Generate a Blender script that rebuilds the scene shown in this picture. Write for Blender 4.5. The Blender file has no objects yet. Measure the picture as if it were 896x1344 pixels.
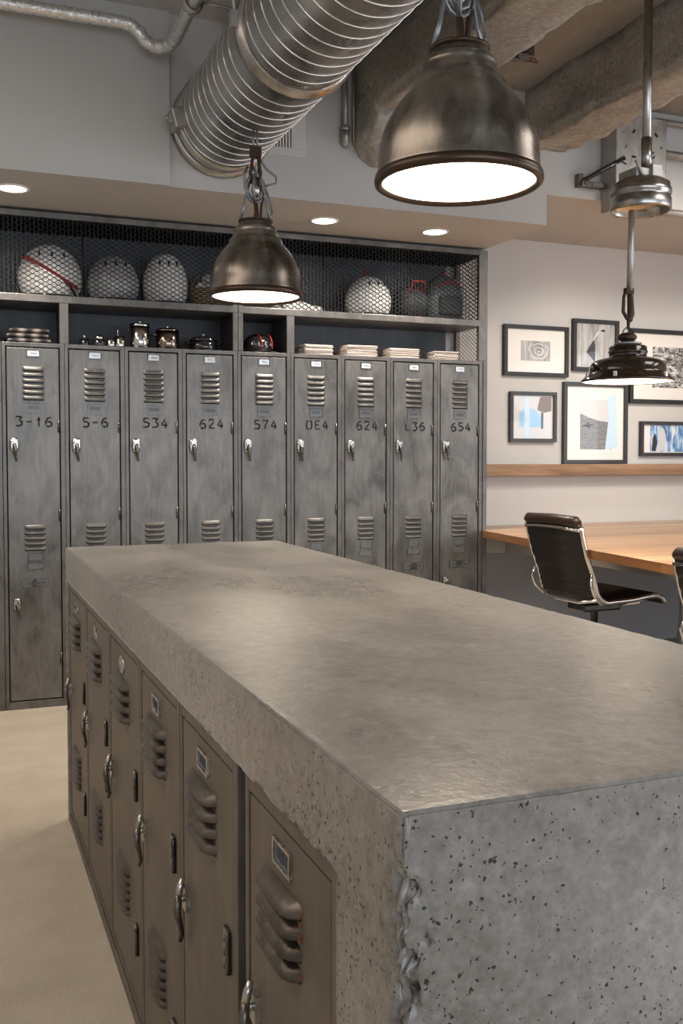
import bpy, bmesh, math, random
from mathutils import Vector, Matrix, noise
PI = math.pi
random.seed(7)
SC = bpy.context.scene
COL = SC.collection
V = Vector

# ------------------------------------------------------------------ materials
def new_mat(name):
    m = bpy.data.materials.new(name); m.use_nodes = True
    nt = m.node_tree; b = nt.nodes['Principled BSDF']
    return m, nt, b
def simple(name, col, rough=.5, metal=0., emit=None, estr=0., coat=0., trans=0., alpha=None):
    m, nt, b = new_mat(name)
    b.inputs['Base Color'].default_value = (*col, 1); b.inputs['Roughness'].default_value = rough
    b.inputs['Metallic'].default_value = metal; b.inputs['Coat Weight'].default_value = coat
    b.inputs['Transmission Weight'].default_value = trans
    if emit:
        b.inputs['Emission Color'].default_value = (*emit, 1); b.inputs['Emission Strength'].default_value = estr
    return m
def N(nt, t, **kw):
    n = nt.nodes.new(t)
    for k, v in kw.items():
        if k in n.inputs.keys() if hasattr(n.inputs, 'keys') else False: n.inputs[k].default_value = v
        else: setattr(n, k, v)
    return n
def tex(nt, scale=(1, 1, 1), kind='Object', rot=(0, 0, 0)):
    tc = nt.nodes.new('ShaderNodeTexCoord'); mp = nt.nodes.new('ShaderNodeMapping')
    mp.inputs['Scale'].default_value = scale; mp.inputs['Rotation'].default_value = rot
    if kind == 'World':
        g = nt.nodes.new('ShaderNodeNewGeometry'); nt.links.new(g.outputs['Position'], mp.inputs[0])
    else: nt.links.new(tc.outputs[kind], mp.inputs[0])
    return mp.outputs[0]
def noise_n(nt, co, scale, detail=4, rough=.55, dist=0):
    n = nt.nodes.new('ShaderNodeTexNoise'); nt.links.new(co, n.inputs['Vector'])
    n.inputs['Scale'].default_value = scale; n.inputs['Detail'].default_value = detail
    n.inputs['Roughness'].default_value = rough; n.inputs['Distortion'].default_value = dist
    return n.outputs['Fac']
def ramp(nt, fac, stops):
    r = nt.nodes.new('ShaderNodeValToRGB'); nt.links.new(fac, r.inputs[0])
    el = r.color_ramp.elements
    while len(el) < len(stops): el.new(.5)
    for e, (p, c) in zip(el, stops):
        e.position = p; e.color = (*c, 1) if len(c) == 3 else c
    return r.outputs[0]
def g3(v): return (v, v, v)
def mix(nt, a, b, fac, mode='MIX'):
    m = nt.nodes.new('ShaderNodeMix'); m.data_type = 'RGBA'; m.blend_type = mode
    for s, v in ((m.inputs[0], fac), (m.inputs[6], a), (m.inputs[7], b)):
        if hasattr(v, 'links') or hasattr(v, 'is_output'): nt.links.new(v, s)
        else: s.default_value = v if not isinstance(v, tuple) or len(v) == 4 else (*v, 1)
    return m.outputs[2]
def math_n(nt, op, a, b=None, clamp=False):
    m = nt.nodes.new('ShaderNodeMath'); m.operation = op; m.use_clamp = clamp
    for s, v in zip(m.inputs, (a, b)):
        if v is None: continue
        if hasattr(v, 'is_output'): nt.links.new(v, s)
        else: s.default_value = v
    return m.outputs[0]
def bump(nt, b, h, strength=.3, dist=.002, prev=None):
    n = nt.nodes.new('ShaderNodeBump'); n.inputs['Strength'].default_value = strength; n.inputs['Distance'].default_value = dist
    nt.links.new(h, n.inputs['Height'])
    if prev: nt.links.new(prev, n.inputs['Normal'])
    nt.links.new(n.outputs[0], b.inputs['Normal']); return n.outputs[0]

def steel_mat(name, c1, c2, metal=.75, r0=.34, r1=.55, scale=7, bstr=.12, streak=True, specks=.7):
    """worn raw steel sheet: cloudy mottling, faint vertical streaks"""
    m, nt, b = new_mat(name)
    co = tex(nt, (1, 1, .6), 'World')
    n1 = noise_n(nt, co, scale, 5, .6, .6)
    n2 = noise_n(nt, tex(nt, (1, 1, .12), 'World'), scale * 9, 3, .6)
    f = math_n(nt, 'ADD', math_n(nt, 'MULTIPLY', n1, .75), math_n(nt, 'MULTIPLY', n2, .25 if streak else .1))
    col = ramp(nt, f, [(.32, c1), (.62, c2)])
    sp = noise_n(nt, tex(nt, (1, 1, 1), 'World'), 160, 2, .5)
    col = mix(nt, col, (c1[0] * .35, c1[1] * .33, c1[2] * .3), ramp(nt, sp, [(.7, g3(0)), (.78, g3(specks if streak else 0))]))
    nt.links.new(col, b.inputs['Base Color'])
    b.inputs['Metallic'].default_value = metal
    mr = nt.nodes.new('ShaderNodeMapRange'); nt.links.new(n1, mr.inputs[0])
    mr.inputs[1].default_value = .3; mr.inputs[2].default_value = .7; mr.inputs[3].default_value = r0; mr.inputs[4].default_value = r1
    nt.links.new(mr.outputs[0], b.inputs['Roughness'])
    bump(nt, b, n1, bstr, .02)
    return m

def concrete_mat(name, base, dark, light, pits=True, rough=.6, bs=.4, fine=1.0, gloss=None):
    m, nt, b = new_mat(name)
    co = tex(nt, (1, 1, 1), 'World')
    n1 = noise_n(nt, tex(nt, (1.0, .45, 1), 'World'), 3.2, 6, .6, .15)
    n2 = noise_n(nt, co, 38, 6, .65)
    n3 = noise_n(nt, co, 120, 2, .55)
    f = math_n(nt, 'ADD', math_n(nt, 'MULTIPLY', n1, .5), math_n(nt, 'ADD', math_n(nt, 'MULTIPLY', n2, .32), math_n(nt, 'MULTIPLY', n3, .18)))
    col = ramp(nt, f, [(.36, dark), (.5, base), (.64, light)])
    hts = math_n(nt, 'ADD', math_n(nt, 'MULTIPLY', n2, .5), math_n(nt, 'MULTIPLY', n3, .35 * fine))
    if pits:
        geo = nt.nodes.new('ShaderNodeNewGeometry'); sx = nt.nodes.new('ShaderNodeSeparateXYZ')
        nt.links.new(geo.outputs['Normal'], sx.inputs[0])
        up = math_n(nt, 'ABSOLUTE', sx.outputs[2])
        zone = noise_n(nt, co, 5.5, 3, .6)
        pm = None
        for sc_, lo, hi, rad in ((85, .42, .75, .26), (42, .78, .95, .17), (150, .22, .7, .29)):
            vo = nt.nodes.new('ShaderNodeTexVoronoi'); vo.inputs['Scale'].default_value = sc_
            if pm is None:
                nz = nt.nodes.new('ShaderNodeTexNoise'); nz.inputs['Scale'].default_value = 260; nz.inputs['Detail'].default_value = 2; nt.links.new(co, nz.inputs['Vector'])
                va = nt.nodes.new('ShaderNodeVectorMath'); va.operation = 'MULTIPLY_ADD'; nt.links.new(nz.outputs['Color'], va.inputs[0]); va.inputs[1].default_value = (.007, .007, .007); nt.links.new(co, va.inputs[2])
                vb = va.outputs[0]
            nt.links.new(vb, vo.inputs['Vector'])
            sep = nt.nodes.new('ShaderNodeSeparateColor'); nt.links.new(vo.outputs['Color'], sep.inputs[0])
            sel = math_n(nt, 'ADD', sep.outputs[0], math_n(nt, 'MULTIPLY', math_n(nt, 'SUBTRACT', zone, .5), 1.5))
            sel = math_n(nt, 'SUBTRACT', sel, math_n(nt, 'MULTIPLY', up, .55))
            mr = nt.nodes.new('ShaderNodeMapRange'); nt.links.new(sel, mr.inputs[0])
            mr.inputs[1].default_value = lo; mr.inputs[2].default_value = hi + .25; mr.inputs[3].default_value = 0; mr.inputs[4].default_value = rad
            d = math_n(nt, 'SUBTRACT', mr.outputs[0], vo.outputs['Distance'])
            k = math_n(nt, 'MULTIPLY', d, 12.0, True)
            k = math_n(nt, 'MAXIMUM', k, 0.0)
            pm = k if pm is None else math_n(nt, 'MAXIMUM', pm, k)
        col = mix(nt, col, (.018, .016, .014), math_n(nt, 'MULTIPLY', pm, .93))  # recess shading of the pits painted dark into the colour
        hts = math_n(nt, 'SUBTRACT', hts, math_n(nt, 'MULTIPLY', pm, 1.8))
    nt.links.new(col, b.inputs['Base Color'])
    if gloss:
        mr = nt.nodes.new('ShaderNodeMapRange'); nt.links.new(n1, mr.inputs[0])
        mr.inputs[1].default_value = .35; mr.inputs[2].default_value = .65; mr.inputs[3].default_value = gloss[0]; mr.inputs[4].default_value = gloss[1]
        nt.links.new(mr.outputs[0], b.inputs['Roughness'])
    else: b.inputs['Roughness'].default_value = rough
    bump(nt, b, hts, bs, .0018)
    return m

def paint_mat(name, col, rough=.75):
    m, nt, b = new_mat(name)
    n = noise_n(nt, tex(nt, (1, 1, 1), 'World'), 1.6, 3)
    nt.links.new(ramp(nt, n, [(.3, tuple(c * .95 for c in col)), (.7, col)]), b.inputs['Base Color'])
    b.inputs['Roughness'].default_value = rough
    bump(nt, b, noise_n(nt, tex(nt, (1, 1, 1), 'World'), 300, 2), .06, .001)
    return m

def wood_mat(name, c1, c2, c3, axis=0, rough=.32, plank=.14, coat=.25):
    m, nt, b = new_mat(name)
    s = [9, 9, 9]; s[axis] = .7
    co = tex(nt, tuple(s), 'World')
    n1 = noise_n(nt, co, 1.0, 5, .6, 1.4)
    s2 = [60, 60, 60]; s2[axis] = 2
    n2 = noise_n(nt, tex(nt, tuple(s2), 'World'), 1.0, 3, .6, .3)
    sep = nt.nodes.new('ShaderNodeSeparateXYZ'); nt.links.new(tex(nt, (1, 1, 1), 'World'), sep.inputs[0])
    o = sep.outputs[1 if axis == 0 else 0]
    fl = math_n(nt, 'FLOOR', math_n(nt, 'DIVIDE', o, plank))
    wn = nt.nodes.new('ShaderNodeTexWhiteNoise'); wn.noise_dimensions = '1D'; nt.links.new(fl, wn.inputs['W'])
    f = math_n(nt, 'ADD', math_n(nt, 'MULTIPLY', n1, .6), math_n(nt, 'ADD', math_n(nt, 'MULTIPLY', n2, .2), math_n(nt, 'MULTIPLY', wn.outputs['Value'], .2)))
    nt.links.new(ramp(nt, f, [(.32, c1), (.5, c2), (.68, c3)]), b.inputs['Base Color'])
    b.inputs['Roughness'].default_value = rough; b.inputs['Coat Weight'].default_value = coat; b.inputs['Coat Roughness'].default_value = .2
    bump(nt, b, n2, .08, .001)
    return m

M = {}
M['steel'] = steel_mat('raw_steel_door', (.095, .090, .084), (.215, .207, .196), metal=.68, r0=.32, r1=.46, bstr=.10)
M['steel_frame'] = steel_mat('raw_steel_frame', (.10, .095, .09), (.185, .176, .168), metal=.65, r0=.36, r1=.48, scale=12)
M['tan_steel'] = steel_mat('tan_worn_steel', (.125, .104, .084), (.215, .183, .148), metal=.5, r0=.45, r1=.6, scale=6, bstr=.1)  # island steel: warm light put into the base colour
M['tan_frame'] = steel_mat('tan_worn_steel_frame', (.115, .095, .077), (.19, .16, .13), metal=.45, r0=.42, r1=.55, scale=10)
M['louver_tan'] = steel_mat('dark_pressed_louvre_steel', (.07, .06, .05), (.16, .135, .11), metal=.75, r0=.32, r1=.45, scale=14)
M['black'] = simple('black_recess', (.006, .006, .006), .8)
M['dark_steel'] = steel_mat('dark_blued_steel', (.05, .053, .06), (.10, .105, .115), metal=.4, r0=.4, r1=.6)
M['mesh_black'] = simple('black_expanded_metal', (.010, .010, .010), .5, .2)
M['chrome'] = simple('chrome', (.78, .77, .75), .12, 1.)
M['old_chrome'] = steel_mat('worn_chrome', (.30, .29, .27), (.72, .70, .66), metal=1., r0=.16, r1=.34, scale=60)
M['dark_iron'] = steel_mat('dark_handle_iron', (.05, .045, .04), (.22, .2, .18), metal=.9, r0=.22, r1=.4, scale=40)
M['card'] = simple('pale_blue_card', (.62, .70, .80), .5)
M['plate_grey'] = simple('grey_plate', (.16, .17, .18), .45, .5)
M['ink'] = simple('black_stencil_paint', (.008, .008, .009), .6)
M['faint_ink'] = simple('grey_lettering', (.05, .06, .08), .6)
M['rust'] = simple('orange_rust', (.22, .085, .04), .8)
M['concrete'] = concrete_mat('island_concrete', (.262, .244, .22), (.15, .135, .117), (.39, .37, .34), True, bs=.6, fine=.9, gloss=(.26, .36))
M['rough_conc'] = concrete_mat('raw_cast_concrete', (.31, .29, .262), (.16, .148, .132), (.50, .47, .43), True, rough=.9, bs=1.0, fine=3)
M['slab'] = concrete_mat('slab_concrete', (.27, .25, .228), (.20, .185, .168), (.33, .31, .28), False, rough=.9, bs=.4)
M['wall'] = paint_mat('pale_grey_paint', (.58, .575, .565))
M['soffit'] = paint_mat('soffit_paint', (.49, .488, .482))
M['under'] = paint_mat('soffit_underside_paint', (.48, .47, .46))
M['dado'] = paint_mat('grey_dado_paint', (.52, .52, .53), .6)
M['white'] = simple('white_satin_paint', (.82, .80, .77), .5)
M['galv'] = steel_mat('galvanised_steel', (.34, .33, .315), (.58, .565, .54), metal=1., r0=.22, r1=.36, scale=5, bstr=.05, streak=False)
M['galv_box'] = steel_mat('dull_galvanised_steel', (.33, .32, .30), (.5, .49, .47), metal=.8, r0=.38, r1=.55, scale=14, bstr=.15)
M['galv_seam'] = simple('bright_galvanised_seam', (.80, .78, .75), .2, 1.)
M['foil'] = steel_mat('crinkled_foil', (.72, .72, .71), (.88, .87, .86), metal=.9, r0=.24, r1=.36, scale=60, bstr=.35, streak=False)
M['bronze'] = steel_mat('aged_bronze_spun_metal', (.15, .13, .11), (.38, .345, .305), metal=.92, r0=.24, r1=.38, scale=8, bstr=.06, streak=False)
M['bronze_rim'] = simple('dark_bronze_rim', (.075, .05, .035), .35, .85)
M['enamel'] = simple('dark_brown_enamel', (.028, .016, .010), .16, .3, coat=.6)
M['brown_iron'] = simple('rusty_brown_iron', (.05, .03, .022), .4, .7)
M['grey_wire'] = simple('grey_metal_strap', (.22, .23, .24), .35, .8)
M['lamp'] = simple('lit_lamp_glass', (.9, .88, .82), .3, emit=(1., .86, .68), estr=7.5)
M['lamp_white'] = simple('lit_downlight', (.9, .9, .88), .3, emit=(1., .93, .82), estr=9.)
M['wood'] = wood_mat('oiled_oak_top', (.36, .17, .07), (.60, .35, .17), (.80, .57, .35), axis=0)
M['wood_edge'] = wood_mat('oak_edge', (.19, .08, .03), (.27, .12, .045), (.35, .17, .075), axis=1)
M['ledge'] = wood_mat('reclaimed_wood', (.16, .09, .05), (.36, .22, .13), (.50, .33, .21), axis=0, rough=.6, coat=0)
M['leather'] = simple('dark_brown_leather', (.007, .0045, .004), .5, coat=.05)
M['leather_top'] = simple('brown_leather_roll', (.03, .014, .009), .4, coat=.1)
M['frame_black'] = simple('black_picture_frame', (.010, .009, .010), .45, coat=.05)
M['frame_grey'] = simple('charcoal_picture_frame', (.03, .027, .028), .4, .1, coat=.15)
M['mat_board'] = simple('white_mat_board', (.80, .78, .75), .35, coat=.4)
M['cream'] = simple('cream_linen', (.70, .62, .56), .9)
M['red'] = simple('red_plastic', (.45, .03, .02), .35)
M['hwhite'] = simple('white_helmet_shell', (.92, .91, .89), .3, coat=.3)
M['hgrey'] = simple('silver_helmet_shell', (.50, .51, .53), .35, .2)
M['hblack'] = simple('glossy_black_plastic', (.012, .012, .014), .12, coat=.8)
M['canvas'] = simple('dark_canvas', (.05, .055, .062), .85)
M['ss'] = simple('polished_stainless', (.62, .60, .57), .14, 1.)
M['tinted'] = simple('dark_bronze_pot', (.30, .235, .20), .16, 1.)
def carpet():
    m, nt, b = new_mat('cream_loop_carpet')
    co = tex(nt, (1, 1, 1), 'World')
    a = noise_n(nt, co, 260, 3, .7); c = noise_n(nt, co, 5, 3)
    f = math_n(nt, 'ADD', math_n(nt, 'MULTIPLY', a, .75), math_n(nt, 'MULTIPLY', c, .25))
    nt.links.new(ramp(nt, f, [(.33, (.30, .25, .19)), (.47, (.50, .43, .345)), (.62, (.62, .545, .45))]), b.inputs['Base Color'])
    b.inputs['Roughness'].default_value = .95
    bump(nt, b, a, .6, .006)
    return m
M['carpet'] = carpet()
def wicker():
    m, nt, b = new_mat('tan_wicker')
    w = nt.nodes.new('ShaderNodeTexWave'); w.inputs['Scale'].default_value = 28; w.inputs['Distortion'].default_value = 2
    w.bands_direction = 'Z'; nt.links.new(tex(nt), w.inputs[0])
    nt.links.new(ramp(nt, w.outputs[1], [(.2, (.12, .07, .03)), (.7, (.55, .42, .24))]), b.inputs['Base Color'])
    b.inputs['Roughness'].default_value = .8; bump(nt, b, w.outputs[1], .8, .004)
    return m
M['wicker'] = wicker()
def plaid():
    m, nt, b = new_mat('brown_plaid_wool')
    out = None
    for ax, sc_ in (('X', 4.3), ('Y', 3)):
        w = nt.nodes.new('ShaderNodeTexWave'); w.bands_direction = ax; w.inputs['Scale'].default_value = sc_; w.inputs['Distortion'].default_value = .4
        nt.links.new(tex(nt), w.inputs[0])
        out = w.outputs[1] if out is None else math_n(nt, 'MULTIPLY', out, math_n(nt, 'ADD', w.outputs[1], .35))
    nt.links.new(ramp(nt, out, [(.08, (.018, .016, .016)), (.3, (.09, .075, .068)), (.8, (.30, .27, .245))]), b.inputs['Base Color'])
    b.inputs['Roughness'].default_value = .95
    return m
M['plaid'] = plaid()

# ------------------------------------------------------------------ mesh builder
class MB:
    def __init__(s, off=(0, 0, 0)): s.bm = bmesh.new(); s.o = V(off); s.mi = 0
    def _v(s, p): return s.bm.verts.new(V(p) - s.o)
    def face(s, vs):
        try: f = s.bm.faces.new(vs); f.material_index = s.mi; return f
        except ValueError: return None
    def poly(s, pts): return s.face([s._v(p) for p in pts])
    def box(s, a, b, rot=None, piv=None):
        x0, y0, z0 = a; x1, y1, z1 = b
        ps = [V((x, y, z)) for x in (x0, x1) for y in (y0, y1) for z in (z0, z1)]
        if rot is not None:
            c = V(piv) if piv else sum(ps, V()) / 8
            ps = [c + rot @ (p - c) for p in ps]
        v = [s._v(p) for p in ps]
        for f in ((0, 1, 3, 2), (4, 6, 7, 5), (0, 4, 5, 1), (2, 3, 7, 6), (0, 2, 6, 4), (1, 5, 7, 3)): s.face([v[i] for i in f])
        return s
    def rings(s, rings, closed=True, cap=True, smooth=True):
        vs = [[s._v(p) for p in r] for r in rings]
        n = len(vs[0])
        for a, b in zip(vs, vs[1:]):
            for i in range(n if closed else n - 1):
                f = s.face([a[i], a[(i + 1) % n], b[(i + 1) % n], b[i]])
                if f: f.smooth = smooth
        if cap and closed: s.face(vs[0][::-1]); s.face(vs[-1])
        return vs
    def lathe(s, prof, c=(0, 0, 0), n=32, axis='z', cap=False, smooth=True):
        c = V(c); rr = []
        for r, h in prof:
            ring = []
            for i in range(n):
                a = 2 * PI * i / n; p, q = r * math.cos(a), r * math.sin(a)
                ring.append(c + (V((p, q, h)) if axis == 'z' else V((p, h, q)) if axis == 'y' else V((h, p, q))))
            rr.append(ring)
        s.rings(rr, True, cap, smooth); return s
    def tube(s, pts, r, n=8, cap=True, flat=None):
        pts = [V(p) for p in pts]; m = len(pts)
        rs = r if isinstance(r, (list, tuple)) else [r] * m
        d = (pts[1] - pts[0]).normalized()
        up = V((0, 0, 1)) if abs(d.z) < .9 else V((1, 0, 0))
        x = d.cross(up).normalized(); rings = []
        for i, p in enumerate(pts):
            d = (pts[min(i + 1, m - 1)] - pts[max(i - 1, 0)]).normalized()
            x = (x - d * x.dot(d)).normalized(); y = d.cross(x)
            fl = flat or (1, 1)
            rings.append([p + rs[i] * (fl[0] * math.cos(2 * PI * k / n) * x + fl[1] * math.sin(2 * PI * k / n) * y) for k in range(n)])
        s.rings(rings, True, cap); return s
    def cyl(s, a, b, r, n=16): return s.tube([a, b], r, n)
    def sphere(s, c, r, n=20, m=12, sc=(1, 1, 1), z0=-1.):
        c = V(c); rings = []
        a0 = math.asin(max(-1, z0))
        for j in range(m + 1):
            t = a0 + (PI / 2 - a0) * j / m
            rr = max(math.cos(t), 1e-3)
            rings.append([c + V((r * sc[0] * rr * math.cos(2 * PI * i / n), r * sc[1] * rr * math.sin(2 * PI * i / n), r * sc[2] * math.sin(t))) for i in range(n)])
        s.rings(rings); return s
    def stroke(s, pts, w, plane=lambda x, z: (x, 0, z), th=0):
        """flat ribbon drawn along 2-D points, with round joints"""
        for (x0, z0), (x1, z1) in zip(pts, pts[1:]):
            L = math.hypot(x1 - x0, z1 - z0) or 1e-6; nx, nz = -(z1 - z0) / L * w / 2, (x1 - x0) / L * w / 2
            s.poly([plane(x0 - nx, z0 - nz), plane(x1 - nx, z1 - nz), plane(x1 + nx, z1 + nz), plane(x0 + nx, z0 + nz)])
        for x, z in pts[1:-1]:
            s.poly([plane(x + w / 2 * math.cos(a * PI / 4), z + w / 2 * math.sin(a * PI / 4)) for a in range(8)])
    def build(s, name, mats, parent=None, bevel=0, seg=2, smooth=False, norm=True, loc=None):
        if norm: bmesh.ops.recalc_face_normals(s.bm, faces=s.bm.faces)
        me = bpy.data.meshes.new(name); s.bm.to_mesh(me); s.bm.free()
        for m in (mats if isinstance(mats, (list, tuple)) else [mats]): me.materials.append(M[m] if isinstance(m, str) else m)
        if smooth:
            for p in me.polygons: p.use_smooth = True
        o = bpy.data.objects.new(name, me); COL.objects.link(o)
        if loc is not None: o.location = loc
        if parent: o.parent = parent
        if bevel:
            b = o.modifiers.new('bevel', 'BEVEL'); b.width = bevel; b.segments = seg; b.limit_method = 'ANGLE'; b.angle_limit = .6
        return o
def tag(o, label=None, cat=None, group=None, kind=None):
    if label: o['label'] = label
    if cat: o['category'] = cat
    if group: o['group'] = group
    if kind: o['kind'] = kind
    return o
def thing(name, label, cat, loc=(0, 0, 0), rz=0, group=None):
    o = bpy.data.objects.new(name, None); COL.objects.link(o); o.empty_display_size = .05
    o.location = loc; o.rotation_euler = (0, 0, rz)
    return tag(o, label, cat, group)
def dup(o, parent=None, loc=None):
    c = o.copy(); COL.objects.link(c)
    if parent: c.parent = parent
    if loc is not None: c.location = loc
    for ch in [k for k in o.children]: dup(ch, c)
    return c
def struct(o): return tag(o, kind='structure')

# ------------------------------------------------------------------ room shell
WY = 5.66          # gallery wall / back of lockers
SY = 4.64          # face of the dropped soffit
ZS = 3.27          # slab underside
def sbox(name, a, b, mat, bev=0):
    return struct(MB(a).box(a, b).build(name, mat, loc=a, bevel=bev))
sbox('floor', (-2.6, -3.3, -.1), (6.7, WY + .1, 0), 'carpet')
sbox('wall_back', (-2.6, WY, 0), (6.7, WY + .1, 3.5), 'wall')
sbox('wall_left', (-2.7, -3.3, 0), (-2.6, WY, 3.5), 'wall')
# right wall with a window opening, front wall (behind the camera) with a long window opening
def holed(name, boxes, mat='wall'):
    mb = MB(boxes[0][0])
    for a, b in boxes: mb.box(a, b)
    return struct(mb.build(name, mat, loc=boxes[0][0]))
holed('wall_right', [((6.6, -3.3, 0), (6.7, WY, .8)), ((6.6, -3.3, 2.5), (6.7, WY, 3.5)), ((6.6, -3.3, .8), (6.7, -.6, 2.5)), ((6.6, 2.4, .8), (6.7, WY, 2.5))])
holed('wall_front', [((-2.6, -3.3, 0), (6.6, -3.2, .9)), ((-2.6, -3.3, 2.7), (6.6, -3.2, 3.5)), ((-2.6, -3.3, .9), (-1.8, -3.2, 2.7)), ((5.4, -3.3, .9), (6.6, -3.2, 2.7))])
def window(name, p0, p1, ax, n):
    w = struct(bpy.data.objects.new(name, None)); COL.objects.link(w); w.location = p0
    fr = MB(p0); x0, y0, z0 = p0; x1, y1, z1 = p1; L = (x1 - x0) if ax == 0 else (y1 - y0)
    def bar(a, b, c, d):
        if ax == 0: fr.box((x0 + a, y0, c), (x0 + b, y1, d))
        else: fr.box((x0, y0 + a, c), (x1, y0 + b, d))
    bar(0, L, z0, z0 + .05); bar(0, L, z1 - .05, z1)
    for i in range(n + 1):
        t = (L - .05) * i / n; bar(t, t + .05, z0 + .05, z1 - .05)
    fr.build('window_frame', 'frame_grey', w)
window('window_1', (-1.8, -3.27, .9), (5.4, -3.23, 2.7), 0, 6)
window('window_2', (6.63, -.6, .8), (6.67, 2.4, 2.5), 1, 3)
sbox('ceiling', (-2.6, -3.2, ZS + .10), (1.3, WY, ZS + .2), 'soffit')
sbox('ceiling', (1.3, -3.2, ZS), (6.6, WY, ZS + .2), 'slab')
# dropped soffits over the lockers and over the gallery wall
def soffit(name, x0, x1, y0, z0, z1):
    mb = MB((x0, y0, z0)); mb.box((x0, y0, z0), (x1, WY, z1))
    for f in mb.bm.faces:
        if f.calc_center_median().z < .001: f.material_index = 1
    return struct(mb.build(name, ['soffit', 'under'], loc=(x0, y0, z0)))
soffit('trim_1', -2.6, .967, SY - .02, 2.57, ZS + .1)
soffit('trim_2', .967, 3.045, SY, 2.57, ZS + .1)
soffit('trim_3', 3.045, 6.6, SY, 2.735, ZS)
sbox('baseboard_back', (3.06, WY - .004, 0), (6.6, WY, .66), 'dado')

# cast concrete beams, rough, running away from the camera
def beam(name, x0, x1, z0, y0, y1, seed, chip=.02):
    mb = MB((x0, y0, z0)); mb.box((x0, y0, z0), (x1, y1, ZS + .05))
    bm = mb.bm
    bmesh.ops.bevel(bm, geom=[e for e in bm.edges if abs((e.verts[0].co - e.verts[1].co).y) > 1], offset=.02, segments=2, affect='EDGES')
    n = int((y1 - y0) / .045)
    for i in range(1, n):
        bmesh.ops.bisect_plane(bm, geom=bm.verts[:] + bm.edges[:] + bm.faces[:], plane_co=(0, i * (y1 - y0) / n, 0), plane_no=(0, 1, 0))
    for ax, L in ((0, x1 - x0), (2, ZS - z0)):
        k = int(L / .045)
        for i in range(1, k):
            co = [0, 0, 0]; co[ax] = i * L / k; no = [0, 0, 0]; no[ax] = 1
            bmesh.ops.bisect_plane(bm, geom=bm.verts[:] + bm.edges[:] + bm.faces[:], plane_co=co, plane_no=no)
    W = x1 - x0
    for v in bm.verts:
        p = v.co + V((seed, 0, seed * 2))
        d = noise.noise_vector(p * 3.2) * .016 + noise.noise_vector(p * 11) * .012 + noise.noise_vector(p * 23) * .006
        ex = min(v.co.x, W - v.co.x); ez = v.co.z
        edge = max(0, 1 - ez / .07) * max(0, 1 - ex / .07)
        k = max(0, noise.noise(p * 7) + .15)
        v.co += d + V(((1 if v.co.x < W / 2 else -1) * edge * k * chip * 1.6, 0, edge * k * chip * 2))
    return struct(mb.build(name, 'rough_conc', loc=(x0, y0, z0), smooth=True))
beam('ceiling_beam', 1.905, 2.235, 2.965, -3.2, SY + .02, 3)
beam('ceiling_beam', 2.895, 3.195, 2.965, -3.2, SY + .02, 9)
beam('ceiling_beam', 4.5, 4.85, 2.965, -3.2, SY + .02, 5)
# broken corbel where the first beam lands on the soffit
mb = MB((1.9, 4.4, 2.76))
mb.rings([[(1.905, y, 3.1), (1.90, y, za), (1.93, y, za - .05), (2.0, y, zb), (2.06, y, zb - .015), (2.2, y, zb), (2.235, y, 3.1)]
          for y, za, zb in ((4.36, 2.985, 2.96), (4.42, 2.93, 2.87), (4.50, 2.885, 2.80), (4.58, 2.87, 2.78), (4.65, 2.87, 2.775))])
bmesh.ops.subdivide_edges(mb.bm, edges=mb.bm.edges[:], cuts=3, use_grid_fill=True)
for v in mb.bm.verts: v.co += noise.noise_vector((v.co + V((4, 1, 2))) * 22) * .016
struct(mb.build('trim_4', 'rough_conc', loc=(1.9, 4.4, 2.76), smooth=True))

# ------------------------------------------------------------------ spiral duct
DX, DZ, DR = 1.211, 2.868, .226
duct = thing('spiral_duct', 'large galvanised spiral air duct running along the ceiling above the pendants', 'duct', (DX, SY, DZ - DR))
o = (DX, SY, DZ - DR)
mb = MB(o)
prof = []
y = SY - .004
ys = SY - .05
N_ = int((ys + 2.8) / .082)
prof.append((DR, y)); 
for i in range(N_):
    yy = ys - i * .082
    prof += [(DR - .002, yy), (DR - .002, yy - .041)]
prof.append((DR, -2.9))
NA = 72
rings = []
for r, yv in prof:
    ring = []
    for k in range(NA):
        a = 2 * PI * k / NA
        pitch = .082 * k / NA * 0
        ring.append((DX + r * math.cos(a), yv - pitch, DZ + r * math.sin(a)))
    rings.append(ring)
mb.rings(rings, True, True)
mb.build('duct_shell', 'galv', duct)
mb = MB(o)
# the raised lock seams winding round the duct
pts = []
turns = int((ys + 2.8) / .082)
for i in range(turns * 48):
    a = 2 * PI * i / 48; pts.append((DX + (DR - .001) * math.cos(a), ys - .082 * i / 48, DZ + (DR - .001) * math.sin(a)))
mb.tube(pts, .0024, 5)
mb.build('lock_seam', 'galv_seam', duct)
def ringband(mb, y0, y1, r0, r1):
    mb.lathe([(r0, y0), (r1, y0 + .004), (r1, y1 - .004), (r0, y1)], (DX, 0, DZ), 72, 'y')
for yb in (3.50, 1.6):
    mb = MB(o); mb.lathe([(DR - .002, yb - .045), (DR + .009, yb - .04), (DR + .009, yb - .009), (DR + .014, yb - .005), (DR + .014, yb + .005), (DR + .009, yb + .009), (DR + .009, yb + .04), (DR - .002, yb + .045)], (DX, 0, DZ), 72, 'y')
    mb.build('coupling_band', 'galv', duct)
mb = MB(o); ringband(mb, SY - .05, SY - .002, DR - .002, DR + .012); ringband(mb, SY - .15, SY - .125, DR - .002, DR + .009)
mb.build('wall_collar', 'galv', duct)
mb = MB(o)
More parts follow.
